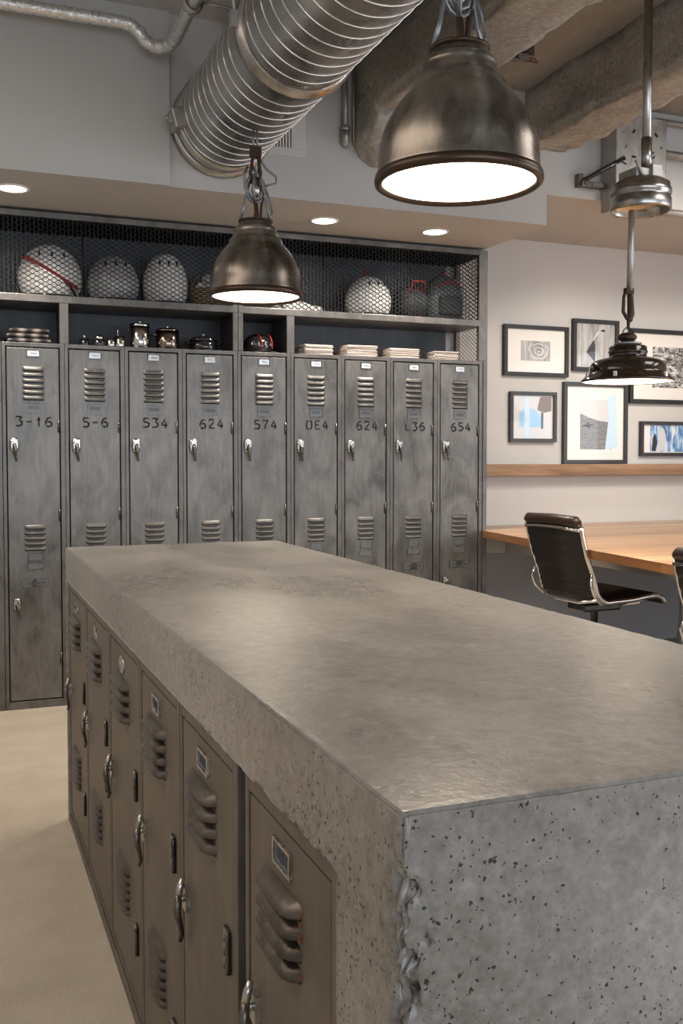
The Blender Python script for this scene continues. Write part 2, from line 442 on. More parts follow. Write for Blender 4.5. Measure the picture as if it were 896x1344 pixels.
for a, zz in ((math.radians(182), .0),):
    x = DX + (DR + .018) * math.cos(a); z = DZ + (DR + .018) * math.sin(a)
    mb.box((x - .02, SY - .20, z - .07), (x + .03, SY - .085, z + .02), Matrix.Rotation(-.25, 3, 'Y'))
    mb.box((x - .035, SY - .165, z - .045), (x - .01, SY - .115, z + .0))
    mb.cyl((x - .045, SY - .14, z - .02), (x - .02, SY - .14, z - .02), .009)
mb.build('damper_box', 'galv', duct, bevel=.006)
mb = MB(o)
a = [(DX - DR - .012, 3.50, DZ + .02), (DX - DR - .02, 3.50, DZ + .1), (DX - DR - .012, 3.5, ZS + .12)]
mb.tube(a, .006, 8); mb.box((DX - DR - .03, 3.485, DZ - .02), (DX - DR + .0, 3.515, DZ + .04))
mb.build('hanger_strap', 'galv_box', duct)
mb = MB(o); mb.tube([(DX + DR + .012, 3.50, DZ + .02), (DX + DR + .012, 3.5, ZS)], .006, 8); mb.build('hanger_strap', 'galv_box', duct)

# ------------------------------------------------------------------ foil wrapped pipe, conduits, small services
mb = MB((.9, 4.5, 3.2))
def arc(c, r, a0, a1, n, f): return [f(c, r, a0 + (a1 - a0) * i / n) for i in range(n + 1)]
pth = [(-2.5, 4.50, 3.235), (-.6, 4.50, 3.235), (.2, 4.50, 3.235), (.72, 4.50, 3.235), (.775, 4.50, 3.228), (.81, 4.50, 3.20), (.835, 4.495, 3.165), (.87, 4.48, 3.142), (.905, 4.45, 3.135), (.93, 4.41, 3.135), (.94, 4.35, 3.14), (.94, 4.1, 3.15), (.94, 3.0, 3.15), (.94, -2, 3.15)]
seg = []
for a, b in zip(pth, pth[1:]):
    L = (V(b) - V(a)).length; k = max(1, int(min(L / .012, 140)))
    for i in range(k): seg.append(V(a).lerp(V(b), i / k))
seg.append(V(pth[-1]))
mb.tube(seg, [.029 + .0009 * noise.noise(p * 45) + (.004 * (int(i) % 4 == 0) if .76 < p.x and p.y > 4.36 else 0) for i, p in enumerate(seg)], 14)
tag(mb.build('insulated_pipe', 'foil', smooth=True, loc=(.9, 4.5, 3.2)), 'foil wrapped pipe with a crinkled elbow, high on the left under the ceiling', 'pipe')
# pipe clamp + threaded stay to the duct
t = thing('pipe_hanger', 'round pipe clamp with a thin steel rod reaching across to the duct', 'pipe hanger', (.94, 4.02, 3.15))
mb = MB((.94, 4.02, 3.15)); mb.lathe([(.036, 4.0), (.042, 4.004), (.042, 4.036), (.036, 4.04)], (.94, 0, 3.15), 24, 'y'); mb.box((.93, 4.01, 3.185), (.95, 4.03, 3.21)); mb.build('clamp', 'galv_box', t)
mb = MB((.94, 4.02, 3.15)); mb.cyl((.98, 4.02, 3.16), (1.1, 4.02, 3.155), .007, 8); mb.cyl((.98, 4.02, 3.175), (1.1, 4.02, 3.17), .004, 8); mb.build('stay_rod', 'galv_box', t)
# vertical conduit with elbow box
t = thing('wall_conduit', 'vertical grey conduit ending in an elbow on the soffit between duct and beam', 'conduit', (1.845, 4.6, 2.86))
mb = MB((1.845, 4.6, 2.86)); mb.cyl((1.845, 4.605, 2.885), (1.845, 4.605, 3.27), .013, 12); mb.cyl((1.893, 4.615, 2.88), (1.893, 4.615, 3.27), .006, 8); mb.build('conduit_pipe', 'galv_box', t)
mb = MB((1.845, 4.6, 2.86)); mb.tube([(1.845, 4.605, 2.93), (1.845, 4.605, 2.89), (1.848, 4.61, 2.872), (1.855, 4.638, 2.865)], .02, 12); mb.lathe([(.022, 2.925), (.024, 2.93), (.024, 2.945), (.016, 2.95)], (1.845, 4.605, 0), 16); mb.build('conduit_elbow', 'galv_box', t)
# air grille
t = thing('air_grille', 'white framed air grille with dark vertical slats low beside the duct', 'vent grille', (1.49, SY, 2.78))
mb = MB((1.49, SY, 2.78))
for a, b in (((1.34, SY - .012, 2.775), (1.64, SY, 2.815)), ((1.34, SY - .012, 3.0), (1.64, SY, 3.03)), ((1.34, SY - .012, 2.815), (1.38, SY, 3.0)), ((1.575, SY - .012, 2.815), (1.64, SY, 3.0))): mb.box(a, b)
mb.build('grille_frame', 'wall', t, bevel=.002)
mb = MB((1.49, SY, 2.78)); mb.box((1.375, SY - .003, 2.81), (1.58, SY - .001, 3.005)); mb.build('grille_backing', 'black', t)
mb = MB((1.49, SY, 2.78))
for i in range(13): x = 1.388 + i * .0152; mb.box((x, SY - .011, 2.812), (x + .006, SY - .003, 3.002), Matrix.Rotation(.5, 3, 'Z'))
mb.build('slats', 'white', t)
# downlights
dl = thing('recessed_downlight', '', 'ceiling light', (0, 0, 2.57), group='recessed downlights over the lockers')
mb = MB(); mb.lathe([(.079, 0.0), (.079, -.004), (.066, -.006), (.063, 0)], n=40); mb.build('trim_ring', 'white', dl)
mb = MB(); mb.lathe([(.064, -.002), (.03, -.003), (.001, -.003)], n=40, cap=False); mb.build('lens', 'lamp_white', dl)
dls = [(.283, 4.935, 'leftmost'), (1.876, 4.99, 'right of the small hanging pendant'), (2.548, 5.006, 'nearest the right end of the lockers')]
lab = ['lit round downlight at the far left of the lowered ceiling', 'lit round downlight just right of the smaller bronze pendant', 'lit round downlight nearest the right end of the locker row']
for i, (x, y, _) in enumerate(dls):
    d = dl if i == 0 else dup(dl)
    d.location = (x, y, 2.57); d['label'] = lab[i]
# junction box with red wires in the recess between the beams
t = thing('open_junction_box', 'open junction box with loose red wires between the concrete beams', 'junction box', (2.5, 4.1, 3.19))
o = (2.5, 4.1, 3.19)
X0, Y0, Z0 = 2.44, 3.98, 3.06
mb = MB(o); mb.box((X0, Y0, Z0 + .10), (X0 + .10, Y0 + .09, ZS)); mb.box((X0 - .07, Y0 + .02, Z0 + .08), (X0 + .03, Y0 + .05, Z0 + .1)); mb.build('box', 'dark_iron', t, bevel=.003)
mb = MB(o)
for k in range(3):
    r = random.Random(k); p = [V((X0 + .06, Y0 + .04, Z0 + .12))]
    for q in range(5): p.append(p[-1] + V((r.uniform(0, .035), r.uniform(-.02, .02), r.uniform(-.012, .006))))
    mb.tube(p, .0035, 6)
mb.build('red_wires', simple('dull_red_wire', (.16, .03, .02), .5), t)
# thin wire along the beam flank
tag(MB((1.9, 4.3, 3.2)).tube([(1.86, 4.45, 3.25), (1.885, 4.0, 3.20), (1.88, 3.3, 3.18), (1.885, 2.6, 3.19)], .004, 6).build('cable', 'grey_wire', loc=(1.9, 4.3, 3.2)), 'thin grey cable stapled along the flank of the first beam', 'cable')

# ------------------------------------------------------------------ pendants
def hook_assembly(parent, zt, scale=1.0, top=2.652, thick=1.0):
    """struts, shackle, insulator and wire loops between the shade cap and the cable. local coords, zt = cap top"""
    s = scale
    mb = MB()
    mb.tube([(0, 0, zt), (.004 * s, 0, zt + .03 * s), (0, 0, zt + .065 * s)], [.012 * s, .009 * s, .008 * s], 10)
    mb.tube([(.02 * s, 0, zt), (.022 * s, .0, zt + .05 * s), (.03 * s, 0, zt + .10 * s), (.012 * s, 0, zt + .135 * s), (.016 * s, 0, zt + .24 * s)], [.006 * s] * 5, 8)
    # clevis: two flat cheeks
    for sx in (-1, 1): mb.tube([(sx * .012 * s, .0, zt + .135 * s), (sx * .020 * s, .0, zt + .175 * s), (sx * .012 * s, 0, zt + .225 * s), (sx * .010 * s, 0, zt + .262 * s)], [.008 * s, .011 * s, .010 * s, .009 * s], 8, flat=(1, .6))
    mb.box((-.022 * s, -.009 * s, zt + .235 * s), (.022 * s, .009 * s, zt + .275 * s))
    mb.build('clevis', 'brown_iron', parent, bevel=.002)
    mb = MB()
    for a0, rad in ((.0, 1.), (PI / 3, .9)):
        ring = []
        for k in range(21):
            a = 2 * PI * k / 20
            ring.append((math.cos(a0) * .036 * s * math.sin(a) * rad, math.sin(a0) * .036 * s * math.sin(a), zt + .118 * s + .052 * s * math.cos(a)))
        mb.tube(ring, .0055 * s * thick, 8)
    # S hook
    mb.tube([(-.03 * s, 0, zt + .2 * s), (-.045 * s, 0, zt + .17 * s), (-.04 * s, 0, zt + .12 * s), (-.01 * s, 0, zt + .075 * s), (.02 * s, 0, zt + .09 * s), (.03 * s, 0, zt + .13 * s), (.01 * s, 0, zt + .17 * s), (-.012 * s, 0, zt + .2 * s)], .006 * s * thick, 8)
    # struts to the cap edge
    for sx in (-1, 1):
        mb.tube([(sx * .062 * s, 0, zt - .008 * s), (sx * .045 * s, 0, zt + .05 * s), (sx * .036 * s, 0, zt + .095 * s), (sx * .02 * s, 0, zt + .15 * s)], [.006 * s, .0055 * s, .005 * s, .004 * s], 8)
    # loose cable loops
    mb.tube([(.01 * s, 0, zt + .24 * s), (.045 * s, .01, zt + .20 * s), (.085 * s, .012, zt + .175 * s), (.085 * s, .012, zt + .15 * s), (.04 * s, .01, zt + .135 * s)], .0042 * s, 8)
    mb.tube([(.035 * s, 0, zt + .13 * s), (.06 * s, .01, zt + .08 * s), (.07 * s, .01, zt + .035 * s), (.05 * s, .0, zt + .005 * s)], .0042 * s, 8)
    mb.build('hook_loops', 'grey_wire', parent)
    mb = MB(); mb.sphere((.0, 0, zt + .115 * s), .018 * s, 16, 10, (1, .8, 1.25)); mb.build('insulator', 'old_chrome', parent)
    mb = MB()
    for sx in (-1, 1): mb.tube([(sx * .008 * s, 0, zt + .268 * s), (sx * .008 * s, 0, top)], .0045, 8)
    mb.build('suspension_cable', 'grey_wire', parent)
def dome_pendant(name, label, loc, D=.4, group=None, top=2.644):
    t = thing(name, label, 'pendant lamp', loc, group=group)
    k = D / .30
    P = [(.1495, .0), (.1505, .006), (.150, .014), (.1475, .022), (.1465, .045), (.1445, .062), (.140, .082), (.133, .100), (.1225, .120), (.110, .138), (.097, .153), (.0875, .163), (.0865, .170), (.0825, .178), (.074, .184), (.071, .190), (.0705, .196), (.068, .199), (.069, .205), (.067, .214), (.060, .220), (.054, .224), (.054, .230), (.050, .233), (.02, .236), (.001, .237)]
    mb = MB()
    outer = [(r * k, z * k) for r, z in P]
    inner = [((r - .003) * k if r > .01 else .0005, (z - .002) * k) for r, z in P[:-1]]
    mb.lathe(outer, n=64)
    mb.lathe(inner, n=64)
    mb.build('shade', 'bronze', t)
    mb = MB(); mb.lathe([(.1495 * k, .012 * k), (.1530 * k, .009 * k), (.1545 * k, .001 * k), (.1530 * k, -.006 * k), (.147 * k, -.009 * k), (.1405 * k, -.006 * k), (.1385 * k, .002 * k), (.140 * k, .010 * k)], n=64); mb.build('rim', 'bronze_rim', t)
    mb = MB(); mb.lathe([(.1395 * k, -.001 * k), (.12 * k, -.003 * k), (.06 * k, -.0045 * k), (.001, -.005 * k)], n=48); mb.build('lens', 'lamp', t)
    mb = MB(); mb.lathe([(.048 * k, .232 * k), (.056 * k, .234 * k), (.056 * k, .239 * k), (.046 * k, .242 * k), (.002, .243 * k)], n=40); mb.build('cap', 'bronze_rim', t)
    hook_assembly(t, .241 * k, .85 * k, top - loc[2])
    return t
PZ = 1.965
dome_pendant('dome_pendant', 'large aged bronze dome pendant nearest the camera, above the concrete island', (1.146, 2.128, PZ), .395, 'bronze dome pendants under the duct')
dome_pendant('dome_pendant', 'smaller looking bronze dome pendant in front of the wire mesh cage', (1.180, 3.944, 1.968), .385, 'bronze dome pendants under the duct')

# wide brown enamel pendant over the desk
PX, PY, P3 = 2.68, 3.46, 1.622
t = thing('enamel_pendant', 'wide dark brown enamel pendant over the desk before the pictures', 'pendant lamp', (PX, PY, P3))
k = .19 / .15
P = [(.150, 0), (.154, .002), (.1535, .005), (.146, .010), (.140, .020), (.130, .024), (.127, .030), (.126, .036), (.124, .052), (.117, .064), (.100, .072), (.080, .077), (.062, .081), (.062, .093), (.0645, .095), (.0645, .100), (.062, .102), (.062, .113), (.058, .118), (.035, .121), (.002, .122)]
mb = MB(); mb.lathe([(r * k, z * k) for r, z in P], n=64); mb.lathe([((r - .003) * k if r > .01 else .0005, (z - .002) * k) for r, z in P[:-1]], n=64); mb.build('shade', 'enamel', t)
mb = MB(); mb.lathe([(.147 * k, .001), (.1, -.003), (.001, -.005)], n=48); mb.build('lens', 'lamp', t)
for a in (.35, .35 + 2 * PI / 3, .35 + 4 * PI / 3, -.9):
    mb = MB()
    c, s_ = math.cos(a - 1.6), math.sin(a - 1.6)
    mb.box((.143 * k * c - .008, .143 * k * s_ - .006, .004), (.143 * k * c + .008, .143 * k * s_ + .006, .032), Matrix.Rotation(a, 3, 'Z'))
    mb.build('latch', 'old_chrome', t, bevel=.002)
mb = MB(); mb.lathe([(.028 * k, .120 * k), (.045 * k, .124 * k), (.045 * k, .128 * k), (.03 * k, .132 * k), (.001, .133 * k)], n=32); mb.build('cap', 'galv_box', t)
mb = MB(); zt = .13 * k
mb.sphere((-.004, 0, zt + .022), .042, 20, 10, (1, .9, .5))
mb.tube([(-.035, 0, zt + .03), (-.02, 0, zt + .055), (0, 0, zt + .07)], .003, 6); mb.tube([(.035, 0, zt + .03), (.02, 0, zt + .055), (0, 0, zt + .07)], .003, 6)
mb.tube([(0, 0, zt + .055), (.002, 0, zt + .085), (.006, 0, zt + .10)], [.006, .008, .014], 8)
mb.tube([(.006, 0, zt + .09), (.014, 0, zt + .12), (.008, 0, zt + .22)], [.012, .016, .012], 10)
mb.tube([(-.004, 0, zt + .10), (-.026, 0, zt + .13), (-.024, 0, zt + .19), (-.012, 0, zt + .228)], [.009, .008, .007, .008], 8)
mb.box((-.018, -.012, zt + .205), (.020, .012, zt + .23))
mb.build('turnbuckle', 'brown_iron', t, bevel=.002)
mb = MB(); mb.tube([(.006, 0, zt + .22), (.012, 0, 2.345 - P3)], .0135, 12); mb.build('stem', 'galv_box', t)
t2 = dup(t, None, (4.75, 3.46, P3)); t2['label'] = 'brown enamel pendant farther along the desk, outside the view'  # added pendant out of view, a light source for desk and wall
tag(t2, group=None)
# junction can + conduit it hangs from
cx_, cy_ = 2.722, 3.44
t = thing('conduit_canister', 'round galvanised junction canister on a conduit, above the brown pendant', 'junction canister', (cx_, cy_, 2.335))
o = (cx_, cy_, 2.335)
mb = MB(o); mb.lathe([(.002, 2.372), (.114, 2.372), (.118, 2.345), (.122, 2.337), (.126, 2.345), (.125, 2.385), (.121, 2.39), (.121, 2.40), (.126, 2.405), (.126, 2.425), (.120, 2.432), (.118, 2.45), (.09, 2.468), (.002, 2.47)], (cx_, cy_, 0), 48); mb.build('canister', 'galv', t)
mb = MB(o); mb.box((cx_ - .07, cy_ - .06, 2.462), (cx_ + .07, cy_ + .06, 2.505)); mb.box((cx_ + .0, cy_ - .075, 2.445), (cx_ + .05, cy_ - .02, 2.52)); mb.cyl((cx_ - .045, cy_ - .07, 2.47), (cx_ - .075, cy_ - .06, 2.53), .008, 8); mb.build('clamp', 'galv_box', t, bevel=.006)
mb = MB(o); mb.cyl((cx_ + .011, cy_ - .02, 2.49), (cx_ + .013, cy_ - .02, ZS + .01), .0185, 16); mb.cyl((cx_ + .011, cy_ - .02, 2.50), (cx_ + .011, cy_ - .02, 2.64), .0225, 16); mb.build('conduit', 'galv', t)
# square galvanised box, far side
bx0, bx1, by0 = 3.395, 3.735, 4.50
t = thing('square_duct_box', 'dented square galvanised box hanging behind the conduit canister', 'duct box', (3.56, 4.57, 2.66))
o = (3.56, 4.57, 2.66)
mb = MB(o); mb.box((bx0, by0, 2.66), (bx1, SY - .002, ZS - .09)); mb.build('box', 'galv_box', t, bevel=.008)
mb = MB(o)
r = random.Random(4)
for q in range(16):
    x = r.choice([bx0 + .07, bx1 - .07]) + r.uniform(-.04, .04); z = r.uniform(2.74, 3.1)
    mb.box((x, by0 - .004, z), (x + r.uniform(.005, .03), by0 - .001, z + r.uniform(.003, .012)), Matrix.Rotation(r.uniform(-1, 1), 3, 'Y'))
mb.build('dark_scuffs', 'ink', t)
# bracket and cross conduits
t = thing('wall_bracket', 'small grey channel bracket with a black diagonal rod left of the square box', 'bracket', (3.25, 4.6, 2.82))
o = (3.25, 4.6, 2.82)
mb = MB(o); mb.box((3.225, 4.60, 2.79), (3.255, SY, 2.86)); mb.box((3.235, 4.585, 2.79), (3.39, 4.62, 2.82)); mb.build('channel', 'dark_iron', t, bevel=.002)
mb = MB(o); mb.cyl((3.25, 4.60, 2.82), (3.44, 4.485, 2.935), .0135, 10); mb.build('diagonal_rod', 'hblack', t)
for nm, a, b, r_, lb in (('upper', (3.74, 4.60, 3.205), (6.5, 4.60, 3.205), .018, 'uppermost horizontal conduit right of the square galvanised box'),
                         ('mid', (3.74, 4.58, 3.02), (6.5, 4.58, 3.02), .022, 'middle horizontal conduit right of the square galvanised box'),
                         ('low', (3.74, 4.57, 2.69), (6.5, 4.57, 2.685), .020, 'lowest horizontal conduit beside the junction canister')):
    mid = ((a[0] + b[0]) / 2, a[1], a[2])
    tag(MB(a).cyl(a, b, r_, 12).build('horizontal_conduit', 'galv_box', loc=a), lb, 'conduit', 'horizontal conduits at the right')

# ------------------------------------------------------------------ door fittings (shared by both locker kinds)
def louvers(mb, x0, x1, ztop, n, pitch, out, hood=.72):
    """n pressed louvres on a door face at y=0 (front is -y). material 0 steel, 1 black"""
    w = x1 - x0
    fr = [(0, .0), (.05, .62), (.13, .95), (.3, 1), (.7, 1), (.87, .95), (.95, .62), (1, 0)]
    for i in range(n):
        z1 = ztop - i * pitch; z0 = z1 - pitch * hood
        rings = []
        for u, d in fr:
            x = x0 + w * u
            rings.append([(x, .0005, z1), (x, -out * d * .45, z1 - (z1 - z0) * .25), (x, -out * d * .85, z1 - (z1 - z0) * .6), (x, -out * d, z0 + .001), (x, -out * d * .9, z0 - .001), (x, .0005, z0 + .004)])
        mb.mi = 0; mb.rings(rings, False, False)
        mb.mi = 1; mb.box((x0 + w * .04, -.0012, z0 - pitch * .2), (x1 - w * .04, .0003, z0 + .003))
    mb.mi = 0
def frame_plate(mb, x0, x1, z0, z1, b, out, card=1, inset=.002):
    """raised card holder: border material 0, centre material 1"""
    mb.mi = 0
    for a, c in (((x0, -out, z0), (x1, .0005, z0 + b)), ((x0, -out, z1 - b), (x1, .0005, z1)), ((x0, -out, z0 + b), (x0 + b, .0005, z1 - b)), ((x1 - b, -out, z0 + b), (x1, .0005, z1 - b))): mb.box(a, c)
    mb.mi = 1; mb.box((x0 + b, -inset, z0 + b), (x1 - b, .0005, z1 - b)); mb.mi = 0
def tall_handle(parent, x, z, s=1.):
    """chrome recessed-case handle with lever"""
    h = bpy.data.objects.new('lock_handle', None); 
    mb = MB((0, 0, 0))
    mb.mi = 0
    rings = []
    for y, g in ((.001, 1.), (-.006, 1.), (-.013, .86), (-.016, .6)):
        rings.append([(x + s * g * .023 * math.copysign(abs(math.cos(a)) ** .6, math.cos(a)), y, z + s * g * .038 * math.copysign(abs(math.sin(a)) ** .6, math.sin(a))) for a in [2 * PI * q / 20 for q in range(20)]])
    mb.rings(rings)
    mb.cyl((x - .002, -.014, z + .012 * s), (x - .002, -.028, z + .012 * s), .011 * s, 14)
    mb.box((x - .018 * s, -.021, z + .018 * s), (x + .016 * s, -.012, z + .028 * s))
    mb.mi = 1
    mb.box((x - .009 * s, -.0175, z - .028 * s), (x + .008 * s, -.0155, z - .002 * s))
    mb.mi = 2
    mb.tube([(x, -.022, z + .006 * s), (x + .002, -.030, z - .018 * s), (x + .003, -.028, z - .045 * s), (x + .008, -.020, z - .068 * s), (x + .010, -.022, z - .085 * s)], [.009 * s, .0095 * s, .008 * s, .005 * s, .0045 * s], 10)
    return mb.build('lock_handle', ['old_chrome', 'black', 'dark_iron'], parent)

GL = {  # stencil digits as brush strokes on a 1 x 1.35 cell
 '0': [[(.42, 1.35), (.12, 1.15), (.05, .68), (.12, .2), (.42, 0)], [(.6, 0), (.88, .2), (.95, .68), (.88, 1.15), (.6, 1.35)]],
 '1': [[(.5, 1.3), (.5, 0)], [(.25, .95), (.7, .95)]],
 '2': [[(.08, 1.08), (.3, 1.32), (.65, 1.33), (.88, 1.1)], [(.85, .95), (.5, .5), (.08, .08)], [(.2, .04), (.95, .04)]],
 '3': [[(.05, 1.25), (.4, 1.33), (.85, 1.25), (.5, .82)], [(.55, .74), (.9, .6), (.9, .25), (.6, .04), (.05, .04)]],
 '4': [[(.62, 1.3), (.1, .48)], [(.12, .42), (.98, .42)], [(.72, .95), (.72, .0)]],
 '5': [[(.9, 1.3), (.22, 1.3), (.14, .85)], [(.16, .72), (.6, .78), (.92, .55), (.88, .2), (.55, .02), (.05, .08)]],
 '6': [[(.82, 1.28), (.35, 1.15), (.1, .7), (.1, .3)], [(.14, .14), (.5, 0), (.88, .15), (.92, .45), (.7, .72), (.3, .68)]],
 '7': [[(.05, 1.3), (.9, 1.3), (.5, .6), (.38, 0)]],
 '9': [[(.88, .75), (.5, .6), (.14, .8), (.14, 1.15), (.45, 1.33), (.8, 1.2)], [(.9, 1.1), (.88, .6), (.5, .02)]],
 'E': [[(.2, 1.3), (.2, .05)], [(.3, 1.3), (.9, 1.3)], [(.3, .7), (.75, .7)], [(.3, .05), (.9, .05)]],
 'L': [[(.25, 1.0), (.25, .04)], [(.35, .04), (.8, .04)]],
 'S': [[(.9, 1.2), (.6, 1.33), (.2, 1.2), (.2, .85)], [(.3, .75), (.75, .62)], [(.85, .5), (.85, .18), (.5, .02), (.08, .12)]],
 '-': [[(.12, .62), (.88, .62)]],
}
def number(parent, txt, xc, z0, h=.050, w=.036, gap=.0125, seed=0):
    mb = MB(); r = random.Random(seed)
    W = len(txt) * w + (len(txt) - 1) * gap; x = xc - W / 2
    for ch in txt:
        dz = r.uniform(-.0015, .0015)
        for st in GL[ch]:
            mb.stroke([(x + p[0] * w, z0 + dz + p[1] / 1.35 * h) for p in st], .0082, lambda a, b: (a, -.0012, b))
        x += w + gap
    return mb.build('painted_number', 'ink', parent, norm=False)
def scribble(mb, x0, x1, z0, z1, seed, y=-.0032):
    r = random.Random(seed); x = x0
    while x < x1:
        w = r.uniform(.0015, .004); mb.box((x, y, z0 + r.uniform(0, .003)), (x + w * .5, y + .0006, z1 - r.uniform(0, .004))); x += w + .0015

# ------------------------------------------------------------------ tall lockers
PIT = .3085; X0 = .240; LY = 5.28; LH = 1.885; LD = .365
DX0, DX1, DZ0, DZ1 = .024, .2795, .045, 1.858
def tall_locker_proto():
    t = thing('tall_locker', '', 'locker', (X0, LY, 0), group='tall steel lockers along the back wall')
    mb = MB()  # case: frame ring + sides
    for a, b in (((0.0008, 0, 0), (DX0 - .006, .03, LH)), ((DX1 + .006, 0, 0), (PIT - .0008, .03, LH)), ((DX0 - .006, 0, DZ1 + .006), (DX1 + .006, .03, LH)), ((DX0 - .006, 0, 0), (DX1 + .006, .03, DZ0 - .006))): mb.box(a, b)
    mb.box((.0008, .03, 0), (.012, LD, LH)); mb.box((PIT - .012, .03, 0), (PIT - .0008, LD, LH)); mb.box((.012, .03, LH - .015), (PIT - .012, LD, LH))
    mb.box((.004, -.004, 0), (PIT - .004, .0, .022))
    mb.mi = 1; mb.box((.012, .027, .02), (PIT - .012, .032, LH - .02))
    mb.build('case', ['steel_frame', 'black'], t, bevel=.0015)
    mb = MB(); mb.box((DX0, 0, DZ0), (DX1, .018, DZ1))
    door = mb.build('door', 'steel', t, bevel=.002); door.location = (0, .003, 0)
    mx = (DX0 + DX1) / 2 + .002
    mb = MB(); frame_plate(mb, mx - .034, mx + .034, 1.812, 1.852, .005, .004); mb.mi = 2; scribble(mb, mx - .012, mx + .02, 1.824, 1.838, 3)
    mb.build('name_card', ['dark_iron', 'card', 'faint_ink'], door, bevel=.001)
    mb = MB(); louvers(mb, mx - .054, mx + .054, 1.765, 6, .0295, .011); mb.build('upper_louvers', ['steel_frame', 'black'], door)
    mb = MB(); frame_plate(mb, mx - .040, mx + .040, 1.528, 1.581, .004, .004); mb.mi = 2; scribble(mb, mx - .026, mx + .026, 1.545, 1.566, 8)
    mb.build('number_plate', ['dark_iron', 'plate_grey', 'faint_ink'], door, bevel=.001)
    mb = MB(); louvers(mb, mx - .054, mx + .054, .952, 5, .0275, .011); mb.build('lower_louvers', ['steel_frame', 'black'], door)
    mb = MB(); frame_plate(mb, mx - .036, mx + .036, .766, .806, .003, .003); frame_plate(mb, mx - .042, mx + .042, .72, .758, .004, .0035); mb.build('lower_plate', ['dark_iron', 'plate_grey'], door, bevel=.001)
    mb = MB(); frame_plate(mb, mx - .068, mx + .068, .630, .672, .003, .003); mb.mi = 0; mb.box((mx - .02, -.005, .634), (mx + .02, -.002, .668)); mb.mi = 2; scribble(mb, mx - .05, mx + .05, .642, .66, 5, -.0060)
    mb.build('tag_strip', ['dark_iron', 'plate_grey', 'faint_ink'], door, bevel=.001)
    tall_handle(door, DX0 + .032, 1.363)
    lh = tall_handle(door, DX0 + .036, .545, .85)
    for z in (1.46, 1.0, .25):
        mb = MB(); mb.cyl((DX1 - .004, -.006, z - .032), (DX1 - .004, -.006, z + .032), .0045, 8)
        mb.box((DX1 - .008, -.003, z - .03), (DX1 - .001, .001, z + .03)); mb.build('hinge', 'dark_iron', door)
    return t
TL = tall_locker_proto()
NUMS = ['3-16', '5-6', '534', '624', '574', '0E4', '624', 'L36', '654']
WH = ['farthest left, its door seen down to the carpet', 'second from the left below the small pots', 'third from the left below the metal canister', 'fourth from the left beside the module seam',
      'fifth from the left below the black helmet', 'sixth from the left below the first linen stack', 'seventh from the left below the second linen stack', 'eighth from the left below the third linen stack', 'rightmost in the row next to the pale wall']
LK = [TL] + [dup(TL) for i in range(8)]
for i, l in enumerate(LK):
    l.location = (X0 + PIT * i, LY, 0)
    l['label'] = ('steel locker numbered %s, ' % NUMS[i]) + WH[i]
    door = [c for c in l.children if c.name.startswith('door')][0]
    number(door, NUMS[i], (DX0 + DX1) / 2 + .002 + (.006 if i > 1 else 0), 1.458, seed=i)
XE = X0 + 9 * PIT     # right end of lockers

# ------------------------------------------------------------------ overhead cabinets with mesh cage
def exp_mesh(mb, origin, ux, uz, W, Hh, cw=.042, ch=.0245, t=.0025):
    """expanded metal: mirrored zigzag strands"""
    ux, uz = V(ux), V(uz); nrm = ux.cross(uz).normalized(); origin = V(origin)
    rows = int(Hh / (ch / 2)); cols = int(W / (cw / 2))
    su = W / cols; sz = Hh / rows
    for j in range(rows + 1):
        prev = None
        for i in range(cols + 1):
            pts = []
            sgn = 1 if (i + j) % 2 == 0 else -1
            z = max(0, min(Hh, j * sz + sgn * sz * .5))
            for du in ((-.17, .17) if 0 < i < cols else (0,)):
                u = (i + du) * su
                c = origin + ux * u + uz * z
                a = [mb._v(c + uz * t * .9 - nrm * t), mb._v(c + uz * t * .9 + nrm * t), mb._v(c - uz * t * .9 + nrm * t), mb._v(c - uz * t * .9 - nrm * t)]
                if prev:
                    for k in range(4): mb.face([prev[k], prev[(k + 1) % 4], a[(k + 1) % 4], a[k]])
                prev = a
